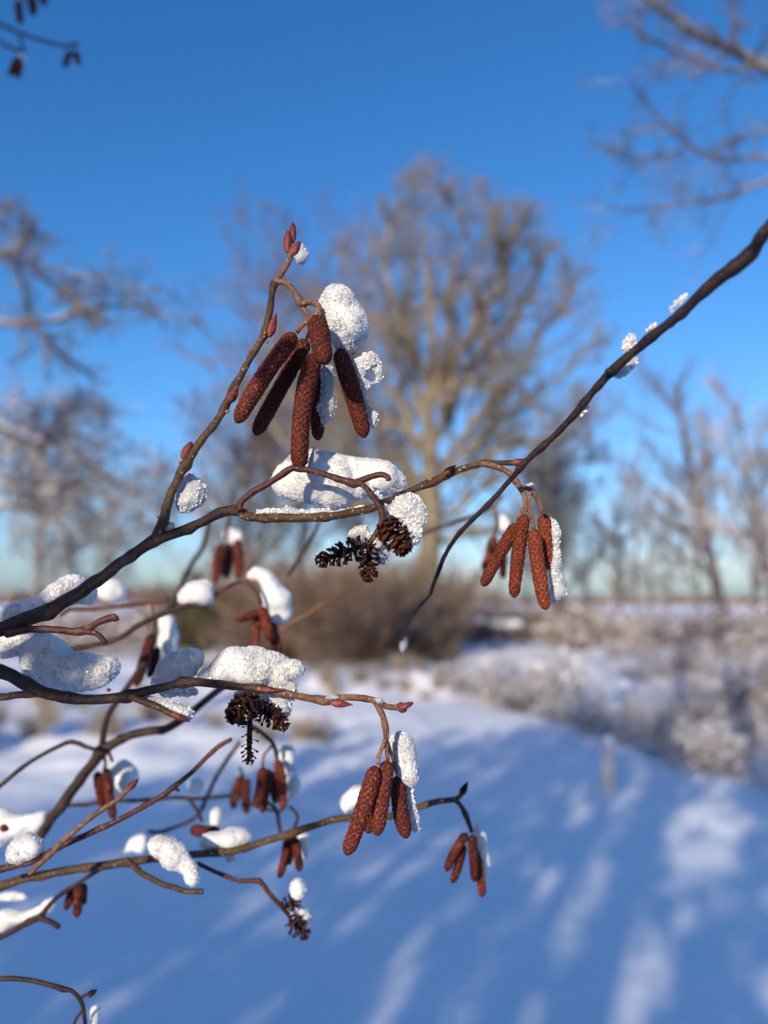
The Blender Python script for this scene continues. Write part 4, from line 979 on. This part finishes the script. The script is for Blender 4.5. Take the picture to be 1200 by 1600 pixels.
for (a, c, r) in [(405, 1076, 4.2), (170, 1078, 3.6), (207, 1092, 4)]:
    V, Fc = blobs(np.array([P(a, c, .179)]), np.array([r*.18/F]), np.random.default_rng(int(a)), I2, (1, .8, .8), 0.04); part('leaf_scar', V, Fc, M_SCAR, C_)
twig(C_, [(-50, 1088, 7), (0, 1090, 6.5), (25, 1086, 6), (62, 1085, 5.5), (95, 1090, 5.5), (120, 1092, 5)], .184, B_DARK)
twig(C_, [(203, 1088, 6), (229, 1098, 5.2), (250, 1108, 4.8), (272, 1118, 4.6)], .179, B_OLIVE); bud(C_, (268, 1115), (297, 1128), 5.6, .178, label='glossy red bud tipped with ice')
twig(C_, [(575, 1091, 4.6), (585, 1097, 4.8), (594, 1111, 4.8), (600, 1124, 4.8), (603, 1140, 5), (604, 1160, 4), (605, 1175, 3.6), (606, 1188, 3.6)], .1795, B_STALK, nodes=[(602, 1137, .25)])
twig(C_, [(602, 1155, 3.4), (597, 1168, 3.2), (592, 1180, 3.2), (590, 1194, 3.4)], .1785, B_STALK)
twig(C_, [(605, 1158, 3), (612, 1180, 3, .184), (622, 1212, 3, .186)], .182, B_STALK)
catkin(C_, (587, 1197), (541, 1336), 13.0, .178, d2=.176, bend=.02)
catkin(C_, (606, 1188), (589, 1306), 12.6, .1805, d2=.178, bend=-.01)
catkin(C_, (622, 1212), (636, 1310), 12.4, .186, d2=.184, bend=-0.044)
catkin(C_, (592, 1210), (574, 1302), 10.5, .192, bend=0.026)
twig(C_, [(391, 1074, 4), (392, 1090, 3.8), (393, 1104, 3.8)], .181, B_RED)
cone(C_, (393, 1098), (366, 1116), 21, .182, n=54, d2=.172, label='round near-black cone seen end-on', seed=11)
cone(C_, (396, 1102), (444, 1132), 17, .183, n=54, d2=.184, label='dark open cone pointing right under snow', seed=12)
cone(C_, (391, 1108), (389, 1190), 17, .181, n=48, d2=.179, sparse=True, label='half-shattered cone showing its red core', seed=13)
snow('large rounded snow lump near the middle of the second branch', C4((745, 535), (755, 515), (790, 480), (812, 450), (840, 430), (870, 412), (925, 408), (985, 420), (1040, 440), (1075, 455), (1115, 462), (1145, 492), (1128, 515), (1100, 530), (1085, 552), (1040, 562), (980, 556), (900, 548), (820, 540)), .189, cap=36, seed=30, cry=12000)
snow('blue-shaded square snow lump, second from the right on the second branch', C4((570, 552), (575, 510), (582, 480), (610, 458), (650, 438), (720, 425), (748, 440), (752, 460), (738, 490), (742, 515), (720, 532), (660, 540), (620, 548)), .190, cap=30, seed=31, cry=7000)
snow('long snow bank sagging behind the second branch at the left edge', C4((-20, 362), (60, 358), (140, 357), (205, 372), (250, 405), (300, 428), (370, 442), (425, 455), (448, 480), (440, 510), (400, 545), (345, 560), (300, 577), (240, 570), (170, 548), (110, 500), (85, 440), (60, 428), (40, 440), (-20, 440)), .196, cap=36, seed=32, cry=11000)
snow('snow fringe hanging below the second branch under the square lump', C4((590, 575), (660, 562), (735, 560), (745, 575), (735, 592), (700, 598), (660, 590), (620, 592)), .188, cap=7, mats=[M_ICE, M_CRY, M_GLINT], grain=1.35, seed=33, cry=1600)
snow('icy ridge on the short red-budded twig', C4((515, 596), (545, 585), (575, 600), (625, 612), (665, 630), (700, 640), (722, 655), (715, 680), (690, 678), (650, 655), (600, 632), (550, 615)), .1815, cap=7, mats=[M_ICE, M_CRY, M_GLINT], grain=1.35, seed=34, cry=2600)
snow('rough snow mass behind the cones under the second branch', C4((870, 590), (900, 572), (930, 575), (960, 590), (1000, 585), (1040, 570), (1080, 548), (1108, 540), (1112, 580), (1098, 615), (1090, 660), (1065, 690), (1035, 670), (1000, 640), (965, 625), (940, 600), (900, 605)), .188, cap=20, mats=[M_ICE, M_CRY, M_GLINT], grain=1.3, seed=35, cry=6500)
snow('rime crust on the thick end of the second branch at the left edge', C4((-10, 482), (30, 490), (70, 508), (110, 525), (130, 518), (128, 540), (200, 568), (150, 566), (90, 545), (40, 520), (-10, 500)), .182, cap=5, mats=[M_ICE, M_CRY, M_GLINT], grain=1.35, seed=36, cry=1800)
snow('tall snow plume clinging behind the lower catkin bunch', C5((925, 590), (945, 565), (975, 550), (1000, 548), (1030, 582), (1045, 640), (1055, 710), (1062, 770), (1050, 815), (1030, 822), (1000, 790), (970, 745), (940, 700), (930, 650)), .187, cap=20, seed=37, cry=7000)
snow('translucent ice strip down the right side of the lower catkin bunch', C5((985, 790), (1030, 815), (1035, 870), (1050, 930), (1058, 965), (1067, 1000), (1045, 1032), (1030, 1000), (1015, 940), (1000, 870)), .189, cap=8, mats=[M_ICE, M_CRY, M_GLINT], grain=1.35, seed=38, cry=2600)
snow('ice bead by the end buds of the second branch', C5((850, 390), (885, 392), (905, 410), (880, 418), (855, 404)), .1785, cap=3.5, mats=[M_ICE, M_ICE], seed=39, cry=150)
snow('ice bead over the side bud of the second branch', C5((620, 388), (650, 374), (695, 382), (700, 396), (640, 396)), .1785, cap=3.5, mats=[M_ICE, M_ICE], seed=40, cry=150)

# ---- softly blurred branches further back
def lo(o, pts, *a, **k): return twig(o, [(p[0], p[1], p[2]*0.86, *p[3:]) for p in pts], *a, fine=False, sides=10, **k)
def mk(label, a, d): return thing('alder_branch', label, 'branch', P(a[0], a[1], d))
E_ = mk('thick black out-of-focus alder branch rising from the lower left past the brown twigs', (77, 1282), .27)
lo(E_, [(60, 1310, 10), (77, 1282, 10), (100, 1250, 10.5), (142, 1198, 10), (158, 1174, 12), (183, 1160, 8.5), (208, 1148, 8.5), (233, 1142, 9), (271, 1132, 8), (300, 1112, 7.5), (317, 1098, 7), (346, 1073, 6.5), (385, 1035, 5.5), (430, 1010, 4)], .27, B_DARK)
lo(E_, [(158, 1174, 7), (163, 1148, 6), (167, 1123, 6), (183, 1094, 6), (208, 1061, 5.5), (225, 1035, 5)], .27, B_DARK)
lo(E_, [(104, 1259, 4), (167, 1252, 4), (225, 1250, 4), (267, 1246, 4), (317, 1248, 3.6), (367, 1244, 3.6), (405, 1262, 3), (440, 1268, 3)], .29, B_DARK)
lo(E_, [(158, 1176, 4), (165, 1190, 3), (162, 1205, 3)], .27, B_DARK)
lo(E_, [(170, 1175, 3), (176, 1190, 3)], .27, B_DARK)
catkin(E_, (152, 1205), (160, 1262), 8, .275, hi=False, label='shaded dark catkin', bend=0.009); catkin(E_, (166, 1200), (178, 1280), 7.5, .272, hi=False, label='shaded dark catkin', bend=-0.020)
snow('blue-grey blurred snow clump beside the shaded catkins on the black branch', [(172, 1190), (195, 1186), (212, 1202), (214, 1225), (200, 1240), (182, 1242), (174, 1220)], .285, cap=22, vox=.0009, cry=1500, seed=50)
Rr_ = mk('thin curving dark twig at the left edge above the black branch', (0, 1230), .26)
lo(Rr_, [(-40, 1262, 4.5), (0, 1228, 4.5), (42, 1194, 4.2), (83, 1171, 4.2), (112, 1159, 5), (135, 1167, 4.2), (152, 1172, 4)], .262, B_DARK)
G_ = mk('warm brown twig slanting up from the left edge toward the shattered cone', (0, 1360), .22)
lo(G_, [(-50, 1372, 6.5), (0, 1359, 6.5), (50, 1344, 6.5), (96, 1323, 6.2), (150, 1298, 6), (208, 1269, 5.5), (258, 1240, 5.8), (292, 1213, 5), (329, 1177, 4.6), (345, 1164, 5), (362, 1155, 4)], .215, B_RED)
lo(G_, [(46, 1365, 5.5), (70, 1342, 5.5), (96, 1315, 5.2), (137, 1282, 5.2), (165, 1262, 5), (183, 1250, 5), (204, 1230, 4.6)], .21, B_STALK); bud(G_, (199, 1234), (217, 1217), 6, .21)
lo(G_, [(258, 1240, 4), (272, 1232, 3.5), (280, 1236, 3)], .215, B_RED)
F_ = mk('brown alder branch along the bottom, running right to a lone dark bud', (0, 1382), .23)
lo(F_, [(-50, 1396, 9), (0, 1382, 9), (54, 1369, 8.5), (125, 1357, 8), (192, 1347, 8.5), (250, 1340, 7), (333, 1334, 7.2), (350, 1332, 8), (375, 1327, 7), (437, 1307, 7), (455, 1302, 8), (500, 1287, 6.5), (533, 1279, 6.5), (560, 1278, 7), (600, 1277, 6), (653, 1262, 5.5), (687, 1252, 6), (713, 1248, 5), (722, 1238, 4.4)], .232, B_OLIVE)
bud(F_, (720, 1243), (731, 1221), 6, .232, m=M_CONE)
lo(F_, [(708, 1249, 4.5), (718, 1256, 4.5), (727, 1272, 5.5), (733, 1286, 5), (737, 1300, 4)], .232, B_DARK)
catkin(F_, (730, 1302), (697, 1362), 7.5, .235, hi=False, bend=-0.047); catkin(F_, (724, 1318), (706, 1380), 7, .238, hi=False, bend=0.037); catkin(F_, (738, 1304), (742, 1378), 7.5, .23, hi=False, bend=-0.003); catkin(F_, (741, 1325), (754, 1402), 7.5, .234, hi=False, bend=0.022)
snow('bluish blurred snow streak behind the lowest right catkin bunch', [(737, 1284), (752, 1288), (760, 1310), (762, 1350), (766, 1372), (757, 1384), (748, 1350), (742, 1315)], .24, cap=11, vox=.0008, cry=900, seed=51)
lo(F_, [(196, 1344, 7), (208, 1352, 5.5), (221, 1365, 5.5), (258, 1382, 5.2), (275, 1386, 5), (292, 1392, 5), (317, 1393, 5)], .222, B_OLIVE)
lo(F_, [(308, 1348, 4), (342, 1365, 4), (375, 1377, 4), (404, 1378, 5), (421, 1398, 4.6), (442, 1419, 4.4), (454, 1434, 4)], .228, B_RED)
cone(F_, (446, 1418), (460, 1408), 13, .228, n=24, label='small blurred cone under a snow ball', seed=21)
cone(F_, (452, 1436), (476, 1458), 15, .228, n=28, label='blurred dark cone at the end of its stalk', seed=22)
catkin(F_, (449, 1308), (436, 1372), 6.5, .25, hi=False, label='shaded catkin below the branch', bend=0.038); catkin(F_, (460, 1308), (468, 1362), 7, .248, hi=False, label='shaded catkin below the branch', bend=0.021); catkin(F_, (456, 1306), (450, 1352), 6, .252, hi=False, bend=0.042)
snow('little round snow ball on top of the blurred cone', [(465, 1377), (474, 1381), (476, 1392), (471, 1402), (459, 1402), (453, 1392), (456, 1381)], .228, cap=12, vox=.0007, cry=900, seed=52)
snow('blurred snow tuft on the lower blurred cone', [(455, 1425), (468, 1418), (486, 1424), (488, 1442), (480, 1455), (465, 1450), (455, 1440)], .233, cap=14, vox=.0007, cry=1100, seed=53)
snow('bright slug-shaped snow roll on the bottom branch', C6((556, 435), (565, 408), (600, 398), (650, 408), (690, 435), (712, 478), (745, 510), (752, 555), (735, 580), (700, 575), (688, 545), (660, 520), (615, 508), (600, 480), (575, 462)), .218, cap=22, vox=.0006, cry=4500, seed=54)
snow('snow pad saddling the bottom branch right of the slug-shaped roll', C6((742, 440), (755, 408), (800, 388), (850, 372), (905, 372), (940, 388), (938, 415), (900, 435), (880, 450), (840, 442), (790, 452)), .236, cap=16, vox=.0007, cry=2500, seed=55)
snow('little snow lump hanging under the bottom branch', C6((845, 470), (895, 468), (892, 490), (865, 502), (848, 490)), .238, cap=8, vox=.0007, cry=500, seed=56)
snow('blurred snow lump on the bottom branch left of the lower catkin bunch', C7((393, 290), (405, 250), (450, 220), (500, 203), (530, 205), (545, 240), (520, 290), (470, 305), (430, 325), (405, 318)), .25, cap=20, vox=.0008, cry=2000, seed=57)
snow('bright snow lump on the brown twigs at the left edge', C6((25, 482), (35, 440), (60, 408), (110, 394), (150, 412), (172, 440), (160, 470), (115, 482), (60, 488)), .215, cap=22, vox=.0007, cry=2800, seed=58)
snow('wide blue-shaded snow mass at the left edge under the curving twig', C6((-30, 300), (40, 310), (90, 325), (130, 305), (175, 310), (188, 345), (160, 372), (120, 400), (60, 402), (20, 440), (-30, 450)), .27, cap=34, vox=.001, cry=1500, seed=59)
catkin(F_, (0, 1292), (14, 1296), 6, .25, hi=False, bend=-0.011)
# twig cluster J/Q
Q_ = mk('blurred alder twig holding brick-red catkins just left of the lower catkin bunch', (400, 1140), .27)
lo(Q_, [(385, 1128, 3.5), (405, 1143, 4), (425, 1160, 4.4), (432, 1178, 4), (432, 1192, 3)], .268, B_DARK); lo(Q_, [(425, 1165, 3), (412, 1180, 3), (410, 1198, 3)], .268, B_STALK)
catkin(Q_, (411, 1198), (400, 1262), 9, .266, m=M_CATR, hi=False, bend=0.030); catkin(Q_, (420, 1202), (410, 1270), 8, .272, m=M_CATR, hi=False, bend=-0.006); catkin(Q_, (432, 1186), (442, 1266), 8, .266, m=M_CATR, hi=False, bend=0.044); catkin(Q_, (424, 1205), (430, 1256), 8, .275, hi=False, bend=0.038)
lo(Q_, [(410, 1250, 3), (430, 1262, 4), (436, 1285, 4), (440, 1310, 3.5)], .28, B_DARK); lo(Q_, [(452, 1260, 3), (465, 1275, 3.5), (458, 1300, 3.5)], .28, B_DARK)
snow('ragged blurred snow strip beside the brick-red catkins', C6((1035, 80), (1070, 60), (1100, 78), (1112, 130), (1124, 190), (1120, 235), (1100, 245), (1085, 290), (1078, 240), (1070, 190), (1050, 130)), .275, cap=13, vox=.0009, cry=1500, seed=60, holes=[(1090/2.4, 1140+170/2.4, 6)])
snow('pale blurred snow strip right of the small shaded catkins', C7((190, 415), (220, 412), (250, 450), (255, 510), (235, 560), (215, 550), (205, 480)), .255, cap=13, vox=.0009, cry=1000, seed=61)
lo(Q_, [(375, 1160, 4, .33), (350, 1195, 4, .33), (325, 1240, 4, .33), (300, 1280, 4, .33), (245, 1300, 4, .33), (232, 1298, 4, .33)], .33, B_DARK)
lo(Q_, [(375, 1198, 3, .34), (380, 1215, 3, .34)], .34, B_DARK)
catkin(Q_, (378, 1212), (364, 1264), 8, .34, hi=False, label='deeply blurred dark catkin', bend=-0.040); catkin(Q_, (386, 1216), (386, 1272), 8, .34, hi=False, label='deeply blurred dark catkin', bend=-0.036)
snow('faint shaded snow blob behind the brown twigs, left of the brick-red catkins', [(290, 1222), (310, 1218), (320, 1228), (314, 1240), (296, 1242)], .33, cap=14, vox=.0012, cry=300, seed=62)
J2 = mk('short blurred twig with a squat dark catkin above the snow pad', (290, 1252), .28)
lo(J2, [(292, 1246, 3.5), (305, 1262, 3.5), (316, 1284, 3)], .28, B_DARK); catkin(J2, (300, 1296), (340, 1298), 9, .275, d2=.262, hi=False, bend=-0.028)
snow('upright blurred snow nub above the squat dark catkin', C6((790, 300), (815, 290), (832, 310), (828, 360), (805, 375), (790, 350)), .28, cap=12, vox=.0009, cry=800, seed=63)
L_ = mk('dark twig in the bottom left corner with forked blunt tips', (0, 1465), .24)
lo(L_, [(-40, 1480, 6), (0, 1465, 6), (33, 1448, 6), (62, 1434, 6.5), (72, 1420, 5), (88, 1402, 4.5), (104, 1390, 4.5), (146, 1365, 4), (180, 1345, 3.6)], .245, B_DARK); lo(L_, [(62, 1434, 5.5), (78, 1440, 5), (93, 1449, 5.5)], .243, B_DARK)
catkin(L_, (112, 1384), (102, 1422), 6.5, .25, hi=False, bend=0.047); catkin(L_, (124, 1380), (120, 1434), 7.5, .246, hi=False, bend=-0.006); catkin(L_, (130, 1380), (130, 1414), 6, .25, hi=False, bend=0.013)
snow('shaded snow bank on the dark twig in the bottom left corner', C6((-20, 690), (40, 680), (100, 682), (140, 660), (190, 630), (220, 632), (205, 670), (150, 700), (80, 735), (-20, 755)), .252, cap=18, vox=.0009, cry=1200, seed=64)
snow('pale snow smear behind the bottom branch at the left edge', C6((-20, 620), (60, 605), (110, 622), (95, 640), (40, 640), (-20, 640)), .26, cap=9, vox=.0009, cry=400, seed=65)
snow('pale shaded snow patch behind the bottom branch, left of the bright roll', C6((455, 470), (480, 420), (520, 392), (550, 400), (556, 435), (540, 462)), .30, cap=16, vox=.0012, cry=300, seed=66)
K_ = mk('bare drooping twig with one dark bud in the bottom left corner', (0, 1530), .2)
lo(K_, [(-40, 1532, 4.5), (0, 1530, 4.5), (42, 1531, 4.5), (83, 1540, 4.6), (100, 1546, 5), (112, 1548, 4), (126, 1562, 4.2), (131, 1580, 4), (133, 1600, 3.6), (136, 1625, 3.6)], .205, B_DARK); lo(K_, [(127, 1558, 3), (140, 1552, 3.2)], .205, B_DARK); bud(K_, (137, 1556), (152, 1546), 5, .205, m=M_CONE)
lo(K_, [(131, 1578, 3), (120, 1590, 3), (114, 1606, 3)], .205, B_DARK); catkin(K_, (134, 1600), (128, 1640), 7, .205, hi=False, bend=-0.020)
snow('sliver of snow at the bottom edge beside the drooping twig', C6((335, 1060), (350, 1035), (370, 1030), (372, 1100), (345, 1120)), .212, cap=9, vox=.0008, cry=400, seed=67)
# upper blurred ones
M_ = mk('blurred dark twig crossing behind the dead spur up to snow-capped red catkins', (100, 1012), .27)
lo(M_, [(105, 1014, 5), (125, 1014, 7), (150, 1006, 6), (187, 996, 6), (215, 978, 5.5), (250, 962, 5.5), (283, 949, 5), (300, 947, 4.6), (325, 950, 4)], .262, B_DARK)
lo(M_, [(300, 946, 4), (322, 938, 4.2), (345, 924, 4.4), (367, 912, 4), (385, 910, 4), (396, 920, 4), (404, 932, 4.4), (408, 944, 4)], .268, B_RED)
catkin(M_, (410, 955), (368, 970), 6.5, .266, d2=.262, hi=False, label='dark catkin jutting out sideways', bend=0.001); catkin(M_, (404, 958), (398, 1014), 7.5, .268, m=M_CATR, hi=False, bend=-0.011); catkin(M_, (411, 948), (424, 1004), 8.5, .264, m=M_CATR, hi=False, bend=-0.015); catkin(M_, (420, 960), (436, 1030), 9, .28, hi=False, bend=0.009)
snow('hooked snow cap draped over the blurred red catkins left of the oak trunk', cv([(438, 205), (445, 178), (470, 163), (510, 165), (545, 182), (580, 220), (608, 265), (614, 310), (600, 355), (570, 382), (548, 370), (535, 330), (512, 300), (497, 262), (505, 232), (490, 205), (462, 212)], 2.4, 200, 820), .276, cap=22, vox=.0009, cry=2800, seed=70)
snow('saddle-shaped snow lump on the blurred dark twig below the fork', cv([(178, 285), (190, 255), (215, 228), (250, 218), (290, 206), (312, 222), (318, 255), (324, 292), (300, 305), (240, 300), (195, 300)], 2.4, 200, 820), .266, cap=18, vox=.0008, cry=2300, seed=71)
M2 = mk('thin reddish blurred twig behind the main branch with a dark drooping catkin', (104, 955), .3)
lo(M2, [(95, 962, 4), (110, 952, 4), (150, 952, 4), (187, 948, 4), (215, 943, 4.5), (258, 940, 4), (262, 932, 4)], .285, B_RED); lo(M2, [(236, 944, 3), (240, 965, 3), (238, 990, 3)], .285, B_STALK)
catkin(M2, (238, 990), (212, 1072), 9, .285, hi=False, label='dark drooping catkin', bend=0.008); catkin(M2, (246, 1010), (232, 1060), 7, .29, hi=False, bend=0.040)
snow('column of blurred snow behind the dark drooping catkin', C4((595, 300), (625, 288), (655, 310), (672, 370), (670, 430), (640, 445), (605, 440), (592, 380)), .298, cap=18, vox=.001, cry=1200, seed=72)
snow('round blurred snow lump behind the main branch, right of the long ridge', C4((352, 200), (370, 165), (410, 148), (450, 160), (478, 190), (475, 225), (430, 240), (375, 235)), .30, cap=24, vox=.001, cry=1500, seed=73)
N_ = mk('strongly blurred upright twig with a trio of dark catkins under the main fork', (350, 780), .40)
lo(N_, [(362, 800, 4), (356, 822, 4), (352, 845, 4)], .4, B_DARK); lo(N_, [(330, 800, 4), (318, 850, 5), (300, 880, 5), (272, 940, 5), (240, 1000, 5)], .42, B_DARK)
catkin(N_, (345, 850), (336, 910), 9, .40, hi=False, label='strongly blurred dark catkin', bend=0.018); catkin(N_, (356, 848), (352, 905), 9, .41, hi=False, label='strongly blurred dark catkin', bend=0.043); catkin(N_, (370, 842), (372, 905), 8, .40, hi=False, label='strongly blurred dark catkin', bend=0.036)
snow('dim snow wisp around the trio of dark catkins under the main fork', [(345, 832), (362, 822), (378, 832), (382, 870), (372, 868), (362, 850), (352, 850)], .42, cap=9, vox=.0014, cry=200, seed=74)
O_ = mk('faint reddish blurred twig with catkins hanging behind the second catkin cluster', (690, 822), .33)
lo(O_, [(640, 842, 3.5), (690, 822, 4), (740, 805, 4), (770, 790, 4), (784, 775, 4)], .34, B_RED); lo(O_, [(772, 790, 3.5), (776, 815, 3.5), (772, 838, 3.5)], .34, B_STALK)
catkin(O_, (772, 838), (755, 892), 9, .34, m=M_CATR, hi=False, bend=0.049); catkin(O_, (784, 862), (786, 905), 7, .35, m=M_CATR, hi=False, bend=0.017)
snow('faint snow puff above the blurred catkins behind the second cluster', [(776, 808), (790, 800), (797, 815), (795, 832), (782, 836), (775, 824)], .345, cap=10, vox=.0012, cry=200, seed=75)
O2 = mk('faint tan blurred twig slanting up in front of the oak foot', (440, 985), .34)
lo(O2, [(425, 995, 4), (450, 975, 5), (480, 962, 4.5), (505, 945, 4), (530, 932, 4)], .34, B_STALK); lo(O2, [(450, 900, 4), (470, 868, 4), (488, 840, 4), (500, 815, 3)], .36, B_DARK)
catkin(O2, (600, 812), (589, 862), 7, .21, m=M_CATR, hi=False, label='blurred catkin behind the cones', bend=-0.034)
# top-left far twigs of the same alder
P_ = mk('small blurred alder twigs with dark catkins in the top left corner', (0, 40), .60)
lo(P_, [(-40, 22, 3.5), (0, 38, 3.2), (30, 52, 3.2), (75, 66, 3), (105, 72, 3), (122, 69, 4)], .6, B_OLIVE); lo(P_, [(-40, 40, 3), (0, 66, 3), (22, 77, 3), (38, 80, 3)], .6, B_OLIVE); lo(P_, [(30, 52, 2.5), (34, 68, 2.5), (37, 80, 2.5)], .6, B_OLIVE); lo(P_, [(20, -40, 3), (36, -10, 3), (40, 2, 3)], .6, B_OLIVE); lo(P_, [(-40, 30, 2.5), (20, 44, 2.5)], .62, B_OLIVE)
for (a, c, r) in [((28, 0), (32, 38), 6), ((50, -6), (52, 25), 7), ((66, -10), (70, 10), 6), ((110, 79), (100, 106), 5), ((117, 79), (124, 102), 5), ((28, 90), (15, 119), 5.5), ((33, 90), (27, 123), 5.5)]:
    catkin(P_, a, c, r, .6, hi=False)
snow('tiny blurred snow tuft on the top left catkins nearest the edge', [(28, 84), (36, 82), (41, 92), (38, 106), (32, 96)], .6, cap=6, vox=.0018, cry=100, seed=76)

# ---- branch added unseen behind the camera, sunward, to dapple the lower left branches
def sunward(px, py, t, d=.185): return P(px, py, d)-LD*t
Z_ = thing('alder_branch', 'added unseen snow-laden alder branch behind the photographer, shading the lower left twigs', 'branch', sunward(-80, 1010, .42))
def wtwig(pts, r, t):
    ctrl = [[*sunward(a, c, t), r] for a, c in pts]; path = smooth_path(ctrl, 0.002); V, Fc = sweep(path, 10); return part('twig', V, Fc, B_DARK, Z_, origin=path[0, :3])
wtwig([(-150, 1060), (0, 1005), (90, 955), (170, 900), (250, 845), (300, 825)], .0030, .42)
wtwig([(-150, 1060), (40, 1068), (140, 1085), (220, 1060), (290, 1040), (325, 1000)], .0026, .40)
wtwig([(-120, 1120), (60, 1180), (180, 1200), (300, 1270), (420, 1330)], .0026, .44)
wtwig([(90, 955), (200, 760), (330, 560), (400, 470), (430, 340)], .0012, .42)
wtwig([(430, 620), (470, 560), (490, 600), (445, 640), (430, 690)], .0016, .30)
for (a, c, r, t, k) in [(262, 1035, .0062, .40, 0), (300, 1030, .0045, .40, 1), (235, 1050, .0055, .40, 2), (30, 960, .0065, .42, 3), (60, 1010, .006, .41, 4), (450, 860, .0035, .42, 5), (520, 864, .0048, .34, 6), (556, 874, .0040, .34, 7), (372, 1118, .0056, .36, 8), (405, 1155, .0046, .36, 9)]:  # unseen blobs added on the sun rays to shade cones and branches
    rng = np.random.default_rng(k+80); cc = sunward(a, c, t)[None]+rng.normal(size=(9, 3))*r*0.35
    V, Fc = blobs(cc, np.full(9, r*0.72), rng, I2, (1, 1, 1), 0.04); o = part('snow_clump', V, Fc, M_SNOW, None)
    tagp(o, 'unseen snow blob added behind the photographer to shade the cones and lower left branches', 'snow', 'added shade blobs behind the photographer')
